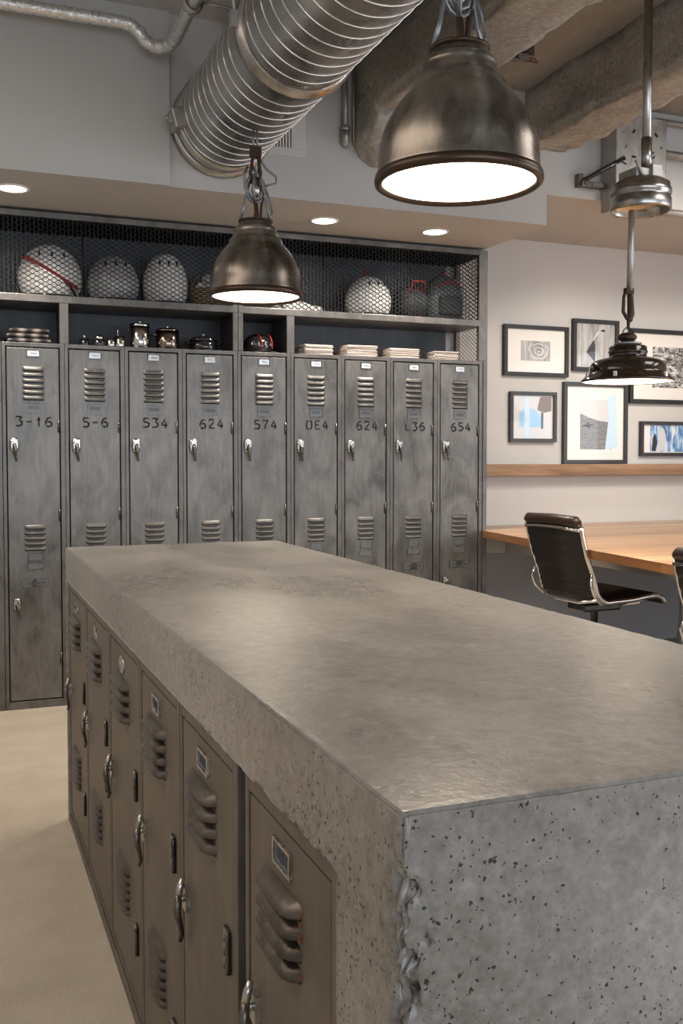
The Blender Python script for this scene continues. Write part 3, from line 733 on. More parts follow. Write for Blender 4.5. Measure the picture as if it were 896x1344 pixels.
def overhead(name, x0, x1, label, div, cellz, endmesh=False, stiff=None):
    t = thing(name, label, 'cabinet', (x0, LY, LH), group='overhead cage cabinets on the lockers')
    o = (x0, LY, LH); B = .028; z0, zs0, zs1, zt = LH + .001, 2.095, 2.132, 2.555; Y1 = LY + LD
    mb = MB(o)
    mb.box((x0, LY, z0), (x0 + B, LY + B, zt)); mb.box((x1 - B, LY, z0), (x1 + (.032 if endmesh else 0), LY + B, zt))
    mb.box((x0 + B, LY, zt - .03), (x1 - B, LY + B, zt))
    if endmesh: mb.box((x1 + .004, LY, 0.0), (x1 + .032, LY + .03, z0)); mb.box((x1 - .004, Y1 - B, z0), (x1 + .024, Y1, zt)); mb.box((x1, LY + B, zt - .03), (x1 + .02, Y1 - B, zt)); mb.box((x1 + .004, LY + .03, 0), (x1 + .012, Y1, z0 - .0))
    mb.build('face_frame', 'steel_frame', t, bevel=.0015)
    mb = MB(o); mb.box((x0 + .001, LY - .002, zs0), (x1 - .001, Y1 - .01, zs1)); mb.build('shelf', 'steel_frame', t, bevel=.002)
    mb = MB(o); mb.box((x0 + .004, Y1 - .012, z0), (x1 - (0.07 if endmesh else .004), Y1 - .006, zt - .03)); mb.build('back_panel', 'dark_steel', t)
    if not endmesh: mb = MB(o); mb.box((x1 - .006, LY + B, z0), (x1 - .001, Y1 - .012, zs0)); mb.build('side_panel', 'dark_steel', t)
    mb = MB(o); mb.box((x0, LY + .03, z0), (x0 + .006, Y1 - .012, zs0)); mb.build('side_panel', 'dark_steel', t)
    mb = MB(o); mb.box((div - .022, LY, z0), (div + .022, LY + .03, zs0)); mb.box((div - .004, LY + .03, z0), (div + .004, Y1 - .012, zs0)); mb.build('divider', 'steel_frame', t, bevel=.001)
    mb = MB(o); exp_mesh(mb, (x0 + B * .5, LY + .016, zs1), (1, 0, 0), (0, 0, 1), x1 - x0 - B, zt - zs1 - .02); mb.build('front_mesh', 'mesh_black', t)
    mb = MB(o); exp_mesh(mb, (x0 + B * .5, LY + .03, zt - .036), (1, 0, 0), (0, 1, 0), x1 - x0 - B, LD - .05, .036, .03); mb.build('top_mesh', 'mesh_black', t)
    mb = MB(o); mb.box((x0 + .006, LY + .03, zt - .028), (x1 - .006, Y1 - .012, zt - .02)); mb.build('top_panel', 'dark_steel', t)
    if stiff:
        mb = MB(o); mb.cyl((stiff, LY + .03, zs1), (stiff, LY + .03, zt - .03), .005, 8); mb.build('stiffener_rod', 'mesh_black', t)
    if endmesh:
        mb = MB(o); exp_mesh(mb, (x1 + .002, LY + B, zs1), (0, 1, 0), (0, 0, 1), LD - 2 * B, zt - zs1 - .03, .040, .0245, .0013); exp_mesh(mb, (x1 + .002, LY + B, z0), (0, 1, 0), (0, 0, 1), LD - 2 * B, zs0 - z0, .040, .0245, .0013); mb.build('end_mesh', 'mesh_black', t)
    return t
XM = X0 + 4 * PIT
overhead('overhead_cabinet', X0 - .07, XM + .002, 'left mesh fronted steel cabinet above lockers, holding white helmets', X0 + PIT - .0, None, stiff=.648)
overhead('overhead_cabinet', XM + .004, XE, 'right mesh fronted steel cabinet above lockers, ending at the pale wall', X0 + 5 * PIT, None, True, stiff=1.99)
# filler post left of the first locker
tag(MB((X0 - .07, LY, 0)).box((X0 - .07, LY, 0), (X0 - .0015, LY + LD, LH)).build('filler_post', 'steel_frame', loc=(X0 - .07, LY, 0), bevel=.002), 'narrow steel filler post left of the first tall locker', 'post')

# ------------------------------------------------------------------ things in the cage
ZC = 2.134
def helmet(label, x, y, r, sc, mat, stripe=None, cage=False, rz=0, group='sports helmets in the mesh cage'):
    t = thing('sports_helmet', label, 'helmet', (x, y, ZC), rz, group)
    mb = MB(); mb.sphere((0, 0, r * sc[2] * .62), r, 28, 14, sc, -.62)
    mb.build('shell', mat, t)
    mb = MB(); pts = [(r * sc[0] * .92 * math.cos(a), r * sc[1] * .92 * math.sin(a), .012) for a in [2 * PI * q / 28 for q in range(29)]]
    mb.tube(pts, .008, 6); mb.build('edge_trim', 'hblack' if mat != 'hblack' else 'red', t)
    if stripe:
        mb = MB(); pts = []
        for q in range(13):
            a = -1.0 + q * .155; pts.append((r * sc[0] * 1.02 * math.sin(a), -r * sc[1] * math.cos(a) * .93, r * sc[2] * .72 + r * sc[2] * .42 * math.sin(-a * 1.3)))
        mb.tube(pts, .019, 8, flat=(1, .5)); mb.build('red_strap', stripe, t)
        mb = MB(); mb.tube([pts[8], V(pts[9]) + V((.02, -.01, -.03)), V(pts[10]) + V((.03, 0, -.06))], .007, 6); mb.build('buckle_strap', 'hblack', t)
    # vents and ear opening
    mb = MB()
    for sx in (-.35, 0, .35):
        a = sx * 1.4
        p = V((r * sc[0] * math.sin(a) * .8, -r * sc[1] * math.cos(a) * .8, r * sc[2] * (.62 + .6)))
        mb.sphere(p, .011, 10, 6, (.6, .6, 1.6))
    mb.build('vent_holes', 'black', t)
    if cage:
        mb = MB()
        for k in range(4):
            zz = r * sc[2] * (.25 + .22 * k)
            mb.tube([(r * 1.12 * sc[0] * math.sin(a), -r * 1.14 * sc[1] * math.cos(a), zz) for a in [-.8 + .2 * q for q in range(9)]], .004, 6)
        mb.build('face_cage', 'mesh_black', t)
    return t
helmet('white helmet with a red strap at the left of the cage', .50, 5.475, .150, (1.10, .90, 1.22), 'hwhite', 'red')
helmet('silver grey helmet between two white ones in the cage', .83, 5.475, .135, (1.03, .98, 1.20), 'hgrey')
helmet('plain white tall helmet third along in the cage', 1.115, 5.475, .128, (.97, 1., 1.42), 'hwhite')
helmet('plain cream white helmet in the right half of the cage', 2.335, 5.46, .135, (1.05, .95, 1.14), 'hwhite', None, False, .2)
# wicker basket with bits in it
t = thing('wicker_basket', 'tan wicker basket behind the smaller pendant in the cage', 'basket', (1.345, 5.47, ZC))
mb = MB(); mb.lathe([(.001, 0), (.07, 0), (.078, .02), (.088, .10), (.094, .105), (.09, .11), (.082, .10), (.07, .02), (.001, .015)], n=28); mb.build('basket_body', 'wicker', t)
mb = MB(); mb.tube([(.085 * math.cos(a), 0, .1 + .09 * math.sin(a)) for a in [PI * q / 12 for q in range(13)]], .006, 6); mb.build('basket_handle', 'wicker', t)
for i, (dx, dz, m_, w) in enumerate(((-.03, .12, 'hwhite', 'white'), (.025, .125, 'cream', 'cream'), (.0, .165, 'hgrey', 'silver'))):
    mb = MB(); mb.sphere((0, 0, 0), .033, 18, 12); mb.mi = 1; mb.tube([(.0335 * math.cos(a), .0335 * math.sin(a) * .6, .02 * math.sin(2 * a)) for a in [2 * PI * q / 20 for q in range(21)]], .0018, 5)
    tag(mb.build('ball', [m_, 'hblack'], loc=(1.345 + dx, 5.47 - .01 * i, ZC + dz)), '%s ball lying in the wicker basket in the cage' % w, 'ball', 'balls in the wicker basket')
# pair of white and red shoes
def shoe(x, rz, label):
    t = thing('sports_shoe', label, 'shoe', (x, 5.42, ZC), rz, 'white sports shoes in the cage')
    mb = MB(); rings = []
    for u, w, h in ((0, .02, .04), (.03, .034, .062), (.08, .036, .066), (.13, .036, .055), (.18, .042, .042), (.23, .040, .036), (.262, .026, .03)):
        rings.append([(u, w * math.cos(a), .014 + h * max(0, math.sin(a)) + .006 * min(0, math.sin(a))) for a in [2 * PI * q / 16 for q in range(16)]])
    mb.rings(rings); mb.build('upper', 'hwhite', t)
    mb = MB(); rings = []
    for u, w in ((-.004, .024), (.05, .038), (.13, .036), (.2, .044), (.25, .036), (.27, .018)): rings.append([(u, -w, 0), (u, w, 0), (u, w, .016), (u, -w, .016)])
    mb.rings(rings); mb.build('sole', 'red', t)
    mb = MB()
    for q in range(4): mb.tube([(.09 + q * .025, -.03, .055 - q * .004), (.10 + q * .025, 0, .073 - q * .006), (.09 + q * .025, .03, .055 - q * .004)], .003, 6)
    mb.build('laces', 'red', t)
shoe(1.78, .1, 'white sports shoe with red sole, nearer the camera in the cage')
o_ = shoe(1.76, -.06, 'white sports shoe with red sole, behind its mate in the cage')
for ob in [c for c in COL.objects if c.name.startswith('sports_shoe')][1:]: ob.location.y = 5.55
# red sticks/strap leaning, dark duffel and backpack
t = thing('hockey_stick', 'dark stick with a red grip leaning behind the cream helmet', 'stick', (2.50, 5.60, ZC))
mb = MB(); mb.tube([(0, 0, .01), (-.08, .03, .2), (-.13, .05, .36)], .011, 8); mb.build('shaft', 'canvas', t)
mb = MB(); mb.tube([(-.1, .0385, .27), (-.13, .048, .355)], .0135, 8); mb.build('red_grip', 'red', t)
t = thing('duffel_bag', 'black duffel bag with a red band in the right end of the cage', 'bag', (2.62, 5.47, ZC))
mb = MB(); rings = []
for x, g in ((-.085, .45), (-.08, .8), (-.06, 1), (.05, 1.02), (.075, .85), (.085, .5)): rings.append([(x, .11 * g * math.cos(a), .10 + .10 * g * math.sin(a)) for a in [2 * PI * q / 20 for q in range(20)]])
mb.rings(rings); mb.build('bag_body', 'canvas', t)
mb = MB(); mb.lathe([(.103, -.02), (.106, -.015), (.106, .015), (.103, .02)], (0.03, 0, .10), 24, 'x'); mb.tube([(-.05, -.09, .15), (-.04, -.12, .22), (.04, -.12, .22), (.05, -.09, .15)], .008, 8); mb.build('red_band', 'red', t)
t = thing('backpack', 'dark grey backpack with red trim against the cage end mesh', 'bag', (2.84, 5.47, ZC))
mb = MB(); rings = []
for z, w, d in ((0, .09, .07), (.02, .115, .09), (.12, .12, .095), (.22, .105, .08), (.27, .07, .055), (.285, .03, .02)): rings.append([(w * math.copysign(abs(math.cos(a)) ** .6, math.cos(a)), d * math.copysign(abs(math.sin(a)) ** .6, math.sin(a)), z) for a in [2 * PI * q / 24 for q in range(24)]])
mb.rings(rings); mb.build('pack_body', simple('grey_nylon', (.14, .16, .18), .5), t)
mb = MB(); mb.box((-.075, -.125, .03), (.075, -.08, .15)); mb.build('front_pocket', 'canvas', t, bevel=.015, seg=3)
mb = MB(); mb.tube([(-.08, -.1, .2), (-.03, -.11, .23), (.03, -.11, .23), (.08, -.1, .2)], .006, 6); mb.tube([(0, 0, .27), (.0, -.03, .31), (0, .03, .31), (0, .03, .27)], .006, 6); mb.build('red_trim', 'red', t)

# ------------------------------------------------------------------ things in the open cubbies
ZL = LH + .0015
def blanket(z, w, label, rnd):
    mb = MB(); r = random.Random(rnd); rings = []
    for x, g in ((-w, .3), (-w + .006, .75), (-w + .02, 1), (w - .02, 1), (w - .006, .75), (w, .3)): rings.append([(x, -.12, -.012 * g), (x, -.128, 0), (x, -.12, .012 * g), (x, .12, .012 * g), (x, .125, 0), (x, .12, -.012 * g)])
    mb.rings(rings)
    tag(mb.build('folded_blanket', 'plaid', loc=(.375 + r.uniform(-.006, .006), 5.44, z + .0125), bevel=.003), label, 'blanket', 'folded plaid blankets')
for k, lb in enumerate(('bottom', 'middle', 'top')): blanket(ZL + k * .0255, .108 - .004 * k, 'folded brown plaid blanket, the %s one in the cubby above locker 3-16' % lb, k)
# little dark pots, creamer, kettle bits
def pot(name, label, cat, x, y, prof, mat, lid=None, knob=None, handles=0, r=.05, h=.05, group=None, n=36):
    t = thing(name, label, cat, (x, y, ZL), group=group)
    mb = MB(); mb.lathe(prof, n=n); mb.build('pot_body', mat, t)
    if lid: mb = MB(); mb.lathe(lid, n=n); mb.build('lid', mat, t)
    if knob: mb = MB(); mb.lathe(knob, n=16); mb.build('lid_knob', 'chrome', t)
    for s in ((-1, 1) if handles else ()):
        mb = MB(); mb.tube([(s * r * .97, -.02, h * .75), (s * (r + .022), -.012, h * .8), (s * (r + .022), .012, h * .8), (s * r * .97, .02, h * .75)], .004, 8); mb.build('side_handle', mat, t)
    return t
def cup(r, h): return [(.001, .001), (r * .94, .001), (r, .006), (r, h), (r - .003, h), (r - .003, .008), (.001, .006)]
pot('small_pot', 'tiny black pot at the left of the long cubby', 'pot', .66, 5.36, cup(.026, .034), 'hblack', [(.027, .034), (.02, .042), (.001, .045)], [(.004, .044), (.007, .052), (.004, .06), (.001, .061)])
pot('sugar_bowl', 'small black bowl with shiny round lid beside the tiny pot', 'bowl', .735, 5.36, cup(.034, .04), 'hblack', None, None)
mb = MB(); mb.sphere((0, 0, .045), .026, 20, 10, (1, 1, .75)); o_ = mb.build('domed_lid', 'chrome', [c for c in COL.objects if c.name == 'sugar_bowl'][0])
pot('steel_cup', 'small steel cup left of the spoon holder', 'cup', .795, 5.35, cup(.022, .046), 'ss')
t = pot('spoon_holder', 'small steel beaker with an upright spoon left of the canister', 'cup', .845, 5.36, cup(.026, .06), 'ss')
tag(MB().tube([(0, 0, .008), (-.006, 0, .07), (-.010, 0, .112)], [.002, .002, .0035], 6).build('spoon', 'ss', loc=(.842, 5.36, ZL)), 'thin steel spoon standing in the small beaker', 'spoon')
pot('metal_canister', 'tall shiny steel canister above locker 534', 'canister', .955, 5.38, cup(.052, .128), 'ss', [(.054, .118), (.055, .122), (.055, .132), (.04, .137), (.001, .138)], [(.004, .137), (.009, .143), (.007, .15), (.001, .151)])
pot('steel_saucepan', 'bronze toned lidded saucepan right of the tall canister', 'pan', 1.105, 5.38, cup(.062, .10), 'tinted', [(.064, .100), (.065, .104), (.05, .114), (.001, .118)], [(.004, .117), (.009, .123), (.007, .13), (.001, .131)], 1, .062, .1)
pot('lidded_casserole', 'low glossy black lidded casserole above locker 624', 'casserole', 1.31, 5.40, cup(.078, .058), 'hblack', [(.08, .058), (.081, .063), (.06, .078), (.02, .085), (.001, .086)], [(.004, .085), (.01, .092), (.008, .1), (.001, .101)], 1, .078, .055)
# black helmet with red piping
t = thing('bicycle_helmet', 'glossy black helmet with red piping in the single cubby', 'helmet', (1.63, 5.41, ZL))
mb = MB(); mb.sphere((0, 0, .042), .085, 28, 12, (1.05, 1.15, .85), -.5); mb.build('shell', 'hblack', t)
mb = MB()
for off in (-.25, .45): mb.tube([(.0905 * math.sin(off + .2 * math.cos(a)) , -.099 * math.cos(a) * math.cos(off * .6), .042 + .0735 * math.sin(a)) for a in [-.3 + q * .16 for q in range(12)]], .0028, 6)
mb.build('red_piping', 'red', t)
mb = MB()
for a in (-.7, -.25, .2, .6): mb.sphere((.088 * math.sin(a), -.094 * math.cos(a), .05), .012, 10, 6, (.5, .4, 1.2))
mb.build('vent_slots', 'ss', t)
mb = MB(); mb.tube([(.05, -.07, .01), (.09, -.08, .004), (.115, -.05, .004)], .004, 6); mb.build('chin_strap', 'canvas', t)
# four stacks of folded linen, each sheet an object
ln = None
stacks = [(2.005 - .045, 8, .088, 'leftmost'), (2.275 - .05, 9, .098, 'second from left'), (2.565 - .065, 8, .097, 'third from left'), (2.82 - .04, 7, .082, 'rightmost')]
for si, (x, n, w, wh) in enumerate(stacks):
    r = random.Random(si + 40)
    mb = MB(); rings = []
    for xx, g in ((-w, .2), (-w + .003, .8), (-w + .009, 1), (w - .009, 1), (w - .003, .8), (w, .2)):
        rings.append([(xx, -.084, -.003 * g), (xx, -.090, 0), (xx, -.084, .003 * g), (xx, .085, .003 * g), (xx, .088, 0), (xx, .085, -.003 * g)])
    mb.rings(rings); base = mb.build('folded_napkin', 'cream')
    for k in range(n):
        c = base if k == 0 else dup(base)
        c.location = (x + r.uniform(-.004, .004), 5.385 + r.uniform(-.004, .003), ZL + .0034 + k * .0071)
        c.rotation_euler = (0, 0, r.uniform(-.03, .03))
        tag(c, 'cream folded napkin in the %s of the four napkin stacks above the lockers' % wh, 'napkin', 'folded napkins in the %s stack' % wh)

# ------------------------------------------------------------------ concrete island
IX0, IX1, IY0, IY1, IH = .37, 1.16, .79, 3.605, .98
TH = .12
def island():
    mb = MB((IX0, IY0, 0)); bm = mb.bm
    pr = [(IY0, 0), (IY0, IH), (IY1, IH), (IY1, 0), (IY1 - .03, 0), (IY1 - .03, IH - TH), (IY0 + .165, IH - TH), (IY0 + .165, 0)]
    a = [mb._v((IX0, y, z)) for y, z in pr]; b = [mb._v((IX1, y, z)) for y, z in pr]
    for i in range(8): mb.face([a[i], a[(i + 1) % 8], b[(i + 1) % 8], b[i]])
    for q in (a, b):
        mb.face([q[0], q[1], q[6], q[7]]); mb.face([q[1], q[2], q[5], q[6]]); mb.face([q[2], q[3], q[4], q[5]])
    bmesh.ops.recalc_face_normals(bm, faces=bm.faces)
    sharp = [e for e in bm.edges if len(e.link_faces) == 2 and e.calc_face_angle(0) > .5]
    bmesh.ops.bevel(bm, geom=sharp, offset=.004, segments=2, affect='EDGES')
    def cut(ax, v):
        co = [0, 0, 0]; no = [0, 0, 0]; co[ax] = v; no[ax] = 1
        bmesh.ops.bisect_plane(bm, geom=bm.verts[:] + bm.edges[:] + bm.faces[:], plane_co=co, plane_no=no)
    for i in range(1, 9): cut(0, i * .0035)
    for i in range(3, 66): cut(0, i * .012)
    for i in range(1, 120): cut(2, i * .008)
    y = 0
    while y < 2.8: y += .0035 if y < .034 else .02; cut(1, y)
    for e in (.0045, .007): cut(2, IH - e); cut(0, e); cut(1, e)
    L, W = IY1 - IY0, IX1 - IX0
    for v in bm.verts:
        p = v.co.copy()
        dx = min(p.x, W - p.x); dy = min(p.y, L - p.y); dz = IH - p.z
        big = noise.noise(p * 9 + V((3, 1, 7))); fn = noise.noise(p * 55); f2 = noise.noise(p * 140 + V((9, 9, 9)))
        # crumbled near-left vertical arris
        if p.x < .035 and p.y < .035 and p.z < IH - .012:
            w = max(0, 1 - (p.x + p.y) / .032) * min(1, (IH - .012 - p.z) / .08 + .2)
            k = max(0, .30 + 1.3 * fn + .9 * f2 + .4 * big) * .019 * w
            v.co.x += k * (1 + f2); v.co.y += k * (.75 - f2)
        else:
            m = sorted((dx, dy, dz))[1]
            if m < .014:
                w = 1 - m / .014; k = max(0, .1 + fn + .4 * big) * .0035 * w
                if dx < .014: v.co.x += k if p.x < W / 2 else -k
                if dy < .014: v.co.y += k if p.y < L / 2 else -k
                if dz < .014: v.co.z -= k * .7
        # dented soffit edge of the beam, broken where the steel frames meet it
        if p.x < .01 and abs(p.z - (IH - TH)) < .02: v.co.x += max(0, fn) * .004
    ob = mb.build('concrete_island', 'concrete', loc=(IX0, IY0, 0), smooth=True)
    ob.data.polygons.foreach_set('use_smooth', [True] * len(ob.data.polygons))
    return tag(ob, 'massive cast concrete waterfall island with pitted faces in the foreground', 'counter')
island()
# inner back panel closing the locker bay on the far side
tag(MB((1.145, .96, 0)).box((1.11, .958, 0), (1.15, 3.572, .858)).build('island_back_panel', 'tan_frame', loc=(1.145, .96, 0), bevel=.002), 'plain steel panel closing the far side of the island', 'panel')

# ------------------------------------------------------------------ island lockers (fronts face -X)
def island_locker(yfar, ynear, label, kind, seed, hz=.49):
    w = yfar - ynear
    t = thing('island_locker', label, 'locker', (.378, yfar, 0), -PI / 2, 'short steel lockers in the island')
    Hh = .856; a, b, c, d = .022, w - .03, .05, .832
    mb = MB()
    for p, q in (((0.001, 0, 0), (a - .005, .02, Hh)), ((b + .005, 0, 0), (w - .001, .02, Hh)), ((a - .005, 0, d + .005), (b + .005, .02, Hh)), ((a - .005, 0, 0), (b + .005, .02, c - .005))): mb.box(p, q)
    mb.box((.001, .02, 0), (.008, .70, Hh)); mb.box((w - .008, .02, 0), (w - .001, .70, Hh)); mb.box((.008, .02, Hh - .01), (w - .008, .70, Hh))
    mb.box((.0, -.005, 0), (w, 0, .03))
    mb.mi = 1; mb.box((.008, .016, .02), (w - .008, .021, Hh - .012))
    mb.build('case', ['tan_frame', 'black'], t, bevel=.0015)
    mb = MB(); mb.box((a, 0, c), (b, .014, d)); door = mb.build('door', 'tan_steel', t, bevel=.002); door.location = (0, .0015, 0)
    dw = b - a; m = (a + b) / 2
    if kind == 'star':
        mb = MB(); pts = []
        for q in range(10):
            rr = .026 if q % 2 == 0 else .011; an = PI / 2 + q * PI / 5; pts.append((m - .02 + rr * math.cos(an), z := .80 + rr * math.sin(an)))
        f_ = [mb._v((x, -.003, z)) for x, z in pts]; c_ = mb._v((m - .02, -.007, .80)); g_ = [mb._v((x, .0005, z)) for x, z in pts]
        for q in range(10): mb.face([f_[q], f_[(q + 1) % 10], c_]); mb.face([g_[q], g_[(q + 1) % 10], f_[(q + 1) % 10], f_[q]])
        mb.build('star_badge', 'old_chrome', door)
    elif kind == 'oval':
        mb = MB(); rings = [[(m - .01 + .034 * g * math.cos(an), y, .795 + .022 * g * math.sin(an)) for an in [2 * PI * q / 24 for q in range(24)]] for y, g in ((.0005, 1.), (-.004, .95), (-.004, .8), (-.002, .72))]
        mb.rings(rings); mb.build('oval_badge', 'old_chrome', door)
    else:
        mb = MB(); frame_plate(mb, m - .042, m + .026, .782, .816, .004, .005); mb.mi = 2; scribble(mb, m - .028, m + .014, .79, .808, seed); mb.build('name_plate', ['old_chrome', 'plate_grey', 'faint_ink'], door, bevel=.0012)
    lw = .50 * dw if kind != 'big' else .46 * dw
    mb = MB(); louvers(mb, m - .012 - lw / 2, m - .012 + lw / 2, .765, 4, .0255, .022, .62)
    if kind == 'big':
        mb.mi = 2; r = random.Random(2)
        for q in range(7): zz = .675 + r.uniform(0, .08); mb.box((m - .012 + lw / 2 - .001, -.004, zz), (m - .012 + lw / 2 + .002, .0, zz + r.uniform(.002, .005)))
    mb.build('upper_louvers', ['louver_tan', 'black', 'rust'], door)
    mb = MB(); louvers(mb, m - .01 - lw * .42, m - .01 + lw * .42, .318, 6, .0195, .016, .62); mb.build('lower_louvers', ['louver_tan', 'black'], door)
    # lever handle on a bracket
    mb = MB(); hx = a + .034; z = hz
    mb.mi = 0
    mb.box((hx - .014, -.008, z - .018), (hx + .012, .001, z + .022)); mb.cyl((hx - .002, -.006, z + .004), (hx - .002, -.016, z + .004), .007, 12)
    mb.tube([(hx, -.010, z + .040), (hx + .001, -.015, z + .026), (hx + .003, -.019, z + .010)], [.0045, .0065, .0065], 10)
    mb.mi = 1
    mb.tube([(hx + .002, -.018, z + .014), (hx + .008, -.022, z - .006), (hx + .010, -.021, z - .022), (hx + .004, -.015, z - .045), (hx - .001, -.012, z - .062), (hx - .004, -.015, z - .074)], [.0065, .0078, .0065, .0045, .005, .004], 10)
    mb.mi = 0; mb.tube([(hx - .024, -.006, z - .004), (hx - .012, -.012, z + .002), (hx - .002, -.014, z)], .0045, 8)
    mb.build('lever_handle', ['old_chrome', 'dark_iron'], door)
    for zz in ((.555, .20) if kind != 'star' else (.555, .43)):
        mb = MB(); mb.mi = 0; mb.box((b - .038, -.006, zz - .034), (b - .012, .001, zz + .034)); mb.mi = 1
        mb.cyl((b - .012, -.006, zz - .032), (b - .012, -.006, zz + .032), .004, 8)
        for q in (-.024, -.004, .018): mb.cyl((b - .026, -.009, zz + q), (b - .026, -.005, zz + q), .005, 10)
        mb.build('hinge_plate', ['hblack', 'dark_iron'], door, bevel=.0015)
    return t
island_locker(1.326, .960, 'short tan steel locker nearest the concrete end, rust specks on louvres', 'big', 1, .545)
island_locker(1.752, 1.366, 'short tan steel locker left of the black slot, second from the concrete end', 'card', 2, .515)
island_locker(2.163, 1.756, 'short tan steel locker with square name plate, third from the concrete end', 'card', 3)
island_locker(2.62, 2.166, 'short tan steel locker bearing a round badge, fourth from the concrete end', 'oval', 4)
island_locker(3.10, 2.624, 'short tan steel locker bearing a star badge near the far end', 'star', 5)
island_locker(3.572, 3.104, 'short tan steel locker farthest from camera in the island side', 'card', 6)

# ------------------------------------------------------------------ gallery wall
led = MB((3.05, WY - .1, 1.18)); led.box((3.06, WY - .10, 1.177), (6.4, WY, 1.253))
tag(led.build('picture_ledge', 'ledge', loc=(3.05, WY - .1, 1.18), bevel=.003), 'long reclaimed wood picture ledge on the pale wall', 'shelf')
def photo_mat(name, kind):
    m, nt, b = new_mat(name); b.inputs['Roughness'].default_value = .3; b.inputs['Coat Weight'].default_value = .6; b.inputs['Coat Roughness'].default_value = .03
    co = tex(nt, (1, 1, 1), 'Object')
    if kind == 'rose':
        w = nt.nodes.new('ShaderNodeTexWave'); w.wave_type = 'RINGS'; w.rings_direction = 'Y'; w.inputs['Scale'].default_value = 9; w.inputs['Distortion'].default_value = 5; w.inputs['Detail'].default_value = 3; w.inputs['Detail Scale'].default_value = 6
        mp = tex(nt, (1, 0, 1.2), 'Object'); nt.links.new(mp, w.inputs[0])
        nt.links.new(ramp(nt, w.outputs[1], [(.1, g3(.03)), (.4, g3(.3)), (.7, g3(.75))]), b.inputs['Base Color'])
    elif kind == 'sign':
        n = noise_n(nt, tex(nt, (1, 1, 1.8), 'Object'), 28, 6, .75, .8)
        nt.links.new(ramp(nt, n, [(.42, g3(.02)), (.5, g3(.25)), (.58, g3(.7))]), b.inputs['Base Color'])
    elif kind == 'grey':
        n = noise_n(nt, tex(nt, (6, 1, .6), 'Object'), 5, 4, .6)
        nt.links.new(ramp(nt, n, [(.35, g3(.25)), (.65, g3(.55))]), b.inputs['Base Color'])
    elif kind == 'sand':
        n = noise_n(nt, tex(nt, (1, 1, 4), 'Object'), 30, 4, .6)
        nt.links.new(ramp(nt, n, [(.35, g3(.13)), (.65, g3(.24))]), b.inputs['Base Color'])
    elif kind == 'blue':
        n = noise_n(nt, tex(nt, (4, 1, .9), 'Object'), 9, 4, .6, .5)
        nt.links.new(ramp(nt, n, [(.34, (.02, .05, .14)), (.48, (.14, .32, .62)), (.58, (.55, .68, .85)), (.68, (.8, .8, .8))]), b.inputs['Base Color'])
    return m
PH = {k: photo_mat('photo_' + k, k) for k in ('rose', 'sign', 'grey', 'sand', 'blue')}
PH['pale'] = simple('pale_photo', (.62, .63, .64), .3, coat=.6); PH['dk'] = simple('dark_photo', (.02, .02, .022), .3, coat=.6)
PH['sky'] = simple('photo_sky_blue', (.30, .55, .85), .3, coat=.6); PH['brn'] = simple('photo_brown', (.16, .10, .06), .3, coat=.6)  # blue and brown for painted window and lamp reflections
PH['lb'] = simple('photo_light_blue', (.55, .72, .88), .3, coat=.6)  # pale blue for painted window reflections
def picture(x0, x1, z0, z1, fw, label, fm, mat=True, art=None, tilt=0):
    """art(mb, face) draws the print in local x (from left) / z (from bottom); front is -y"""
    t = thing('framed_picture', label, 'picture', (x0, WY - .03, z0), group='framed pictures above the wood ledge')
    W, Hh = x1 - x0, z1 - z0
    mb = MB()
    for a, b in (((0, 0, 0), (W, .03, fw)), ((0, 0, Hh - fw), (W, .03, Hh)), ((0, 0, fw), (fw, .03, Hh - fw)), ((W - fw, 0, fw), (W, .03, Hh - fw))): mb.box(a, b)
    mb.build('frame', fm, t, bevel=.002)
    mb = MB(); mb.box((fw, .016, fw), (W - fw, .028, Hh - fw)); mb.build('mat_board', 'mat_board', t)
    if art: art(t, W, Hh)
    return t
def flat(t, name, pts, mat, y=.0155):
    cx = sum(p[0] for p in pts) / len(pts); cz = sum(p[1] for p in pts) / len(pts)
    mb = MB((cx, 0, cz)); mb.poly([(x, y, z) for x, z in pts]); ob = mb.build(name, mat, t, norm=False); ob.location = (cx, 0, cz); return ob
def rect(a, b, c, d): return [(a, c), (b, c), (b, d), (a, d)]
def art_rose(t, W, H):
    flat(t, 'print', rect(.134, .361, .103, .236), PH['grey'], .0158)
    c = V((.27, .168)); r = random.Random(5)
    mb = MB((c.x, 0, c.y)); k = 0
    for rad, n, off in ((.062, 9, 0), (.047, 7, .4), (.033, 6, .9), (.02, 5, .2), (.009, 4, .5)):
        mb.mi = k % 2; y = .0152 - k * .0003
        mb.poly([(c.x + rad * 1.25 * (1 + .1 * math.sin(3 * a + off)) * math.cos(a), y, c.y + rad * (1 + .12 * math.cos(2 * a + off)) * math.sin(a)) for a in [off + 2 * PI * q / 24 for q in range(24)]]); k += 1
        mb.mi = 2
        mb.stroke([(c.x + rad * 1.1 * math.cos(a), c.y + rad * .92 * math.sin(a)) for a in [off + q * .3 for q in range(13)]], .003, lambda x, z, yy=y - .00015: (x, yy, z))
    ob = mb.build('rose_drawing', [PH['pale'], PH['grey'], PH['dk']], t, norm=False); ob.location = (c.x, 0, c.y)
def art_leaf(t, W, H):
    flat(t, 'print', rect(.03, W - .03, .03, H - .03), PH['grey'], .0158)
    flat(t, 'leaf_shape', [(.115, .13), (.135, .165), (.165, .205), (.178, .215), (.186, .18), (.188, .12), (.185, .06), (.16, .09)], PH['dk'])
    flat(t, 'leaf_tip', [(.225, .278), (.25, .292), (.27, .285), (.26, .272)], PH['dk'])
    flat(t, 'pale_stalk', [(.165, .21), (.215, .26), (.23, .28), (.20, .27)], PH['pale'])
def art_sign(t, W, H): flat(t, 'print', rect(.20, W - .10, .115, .40), PH['sign'])
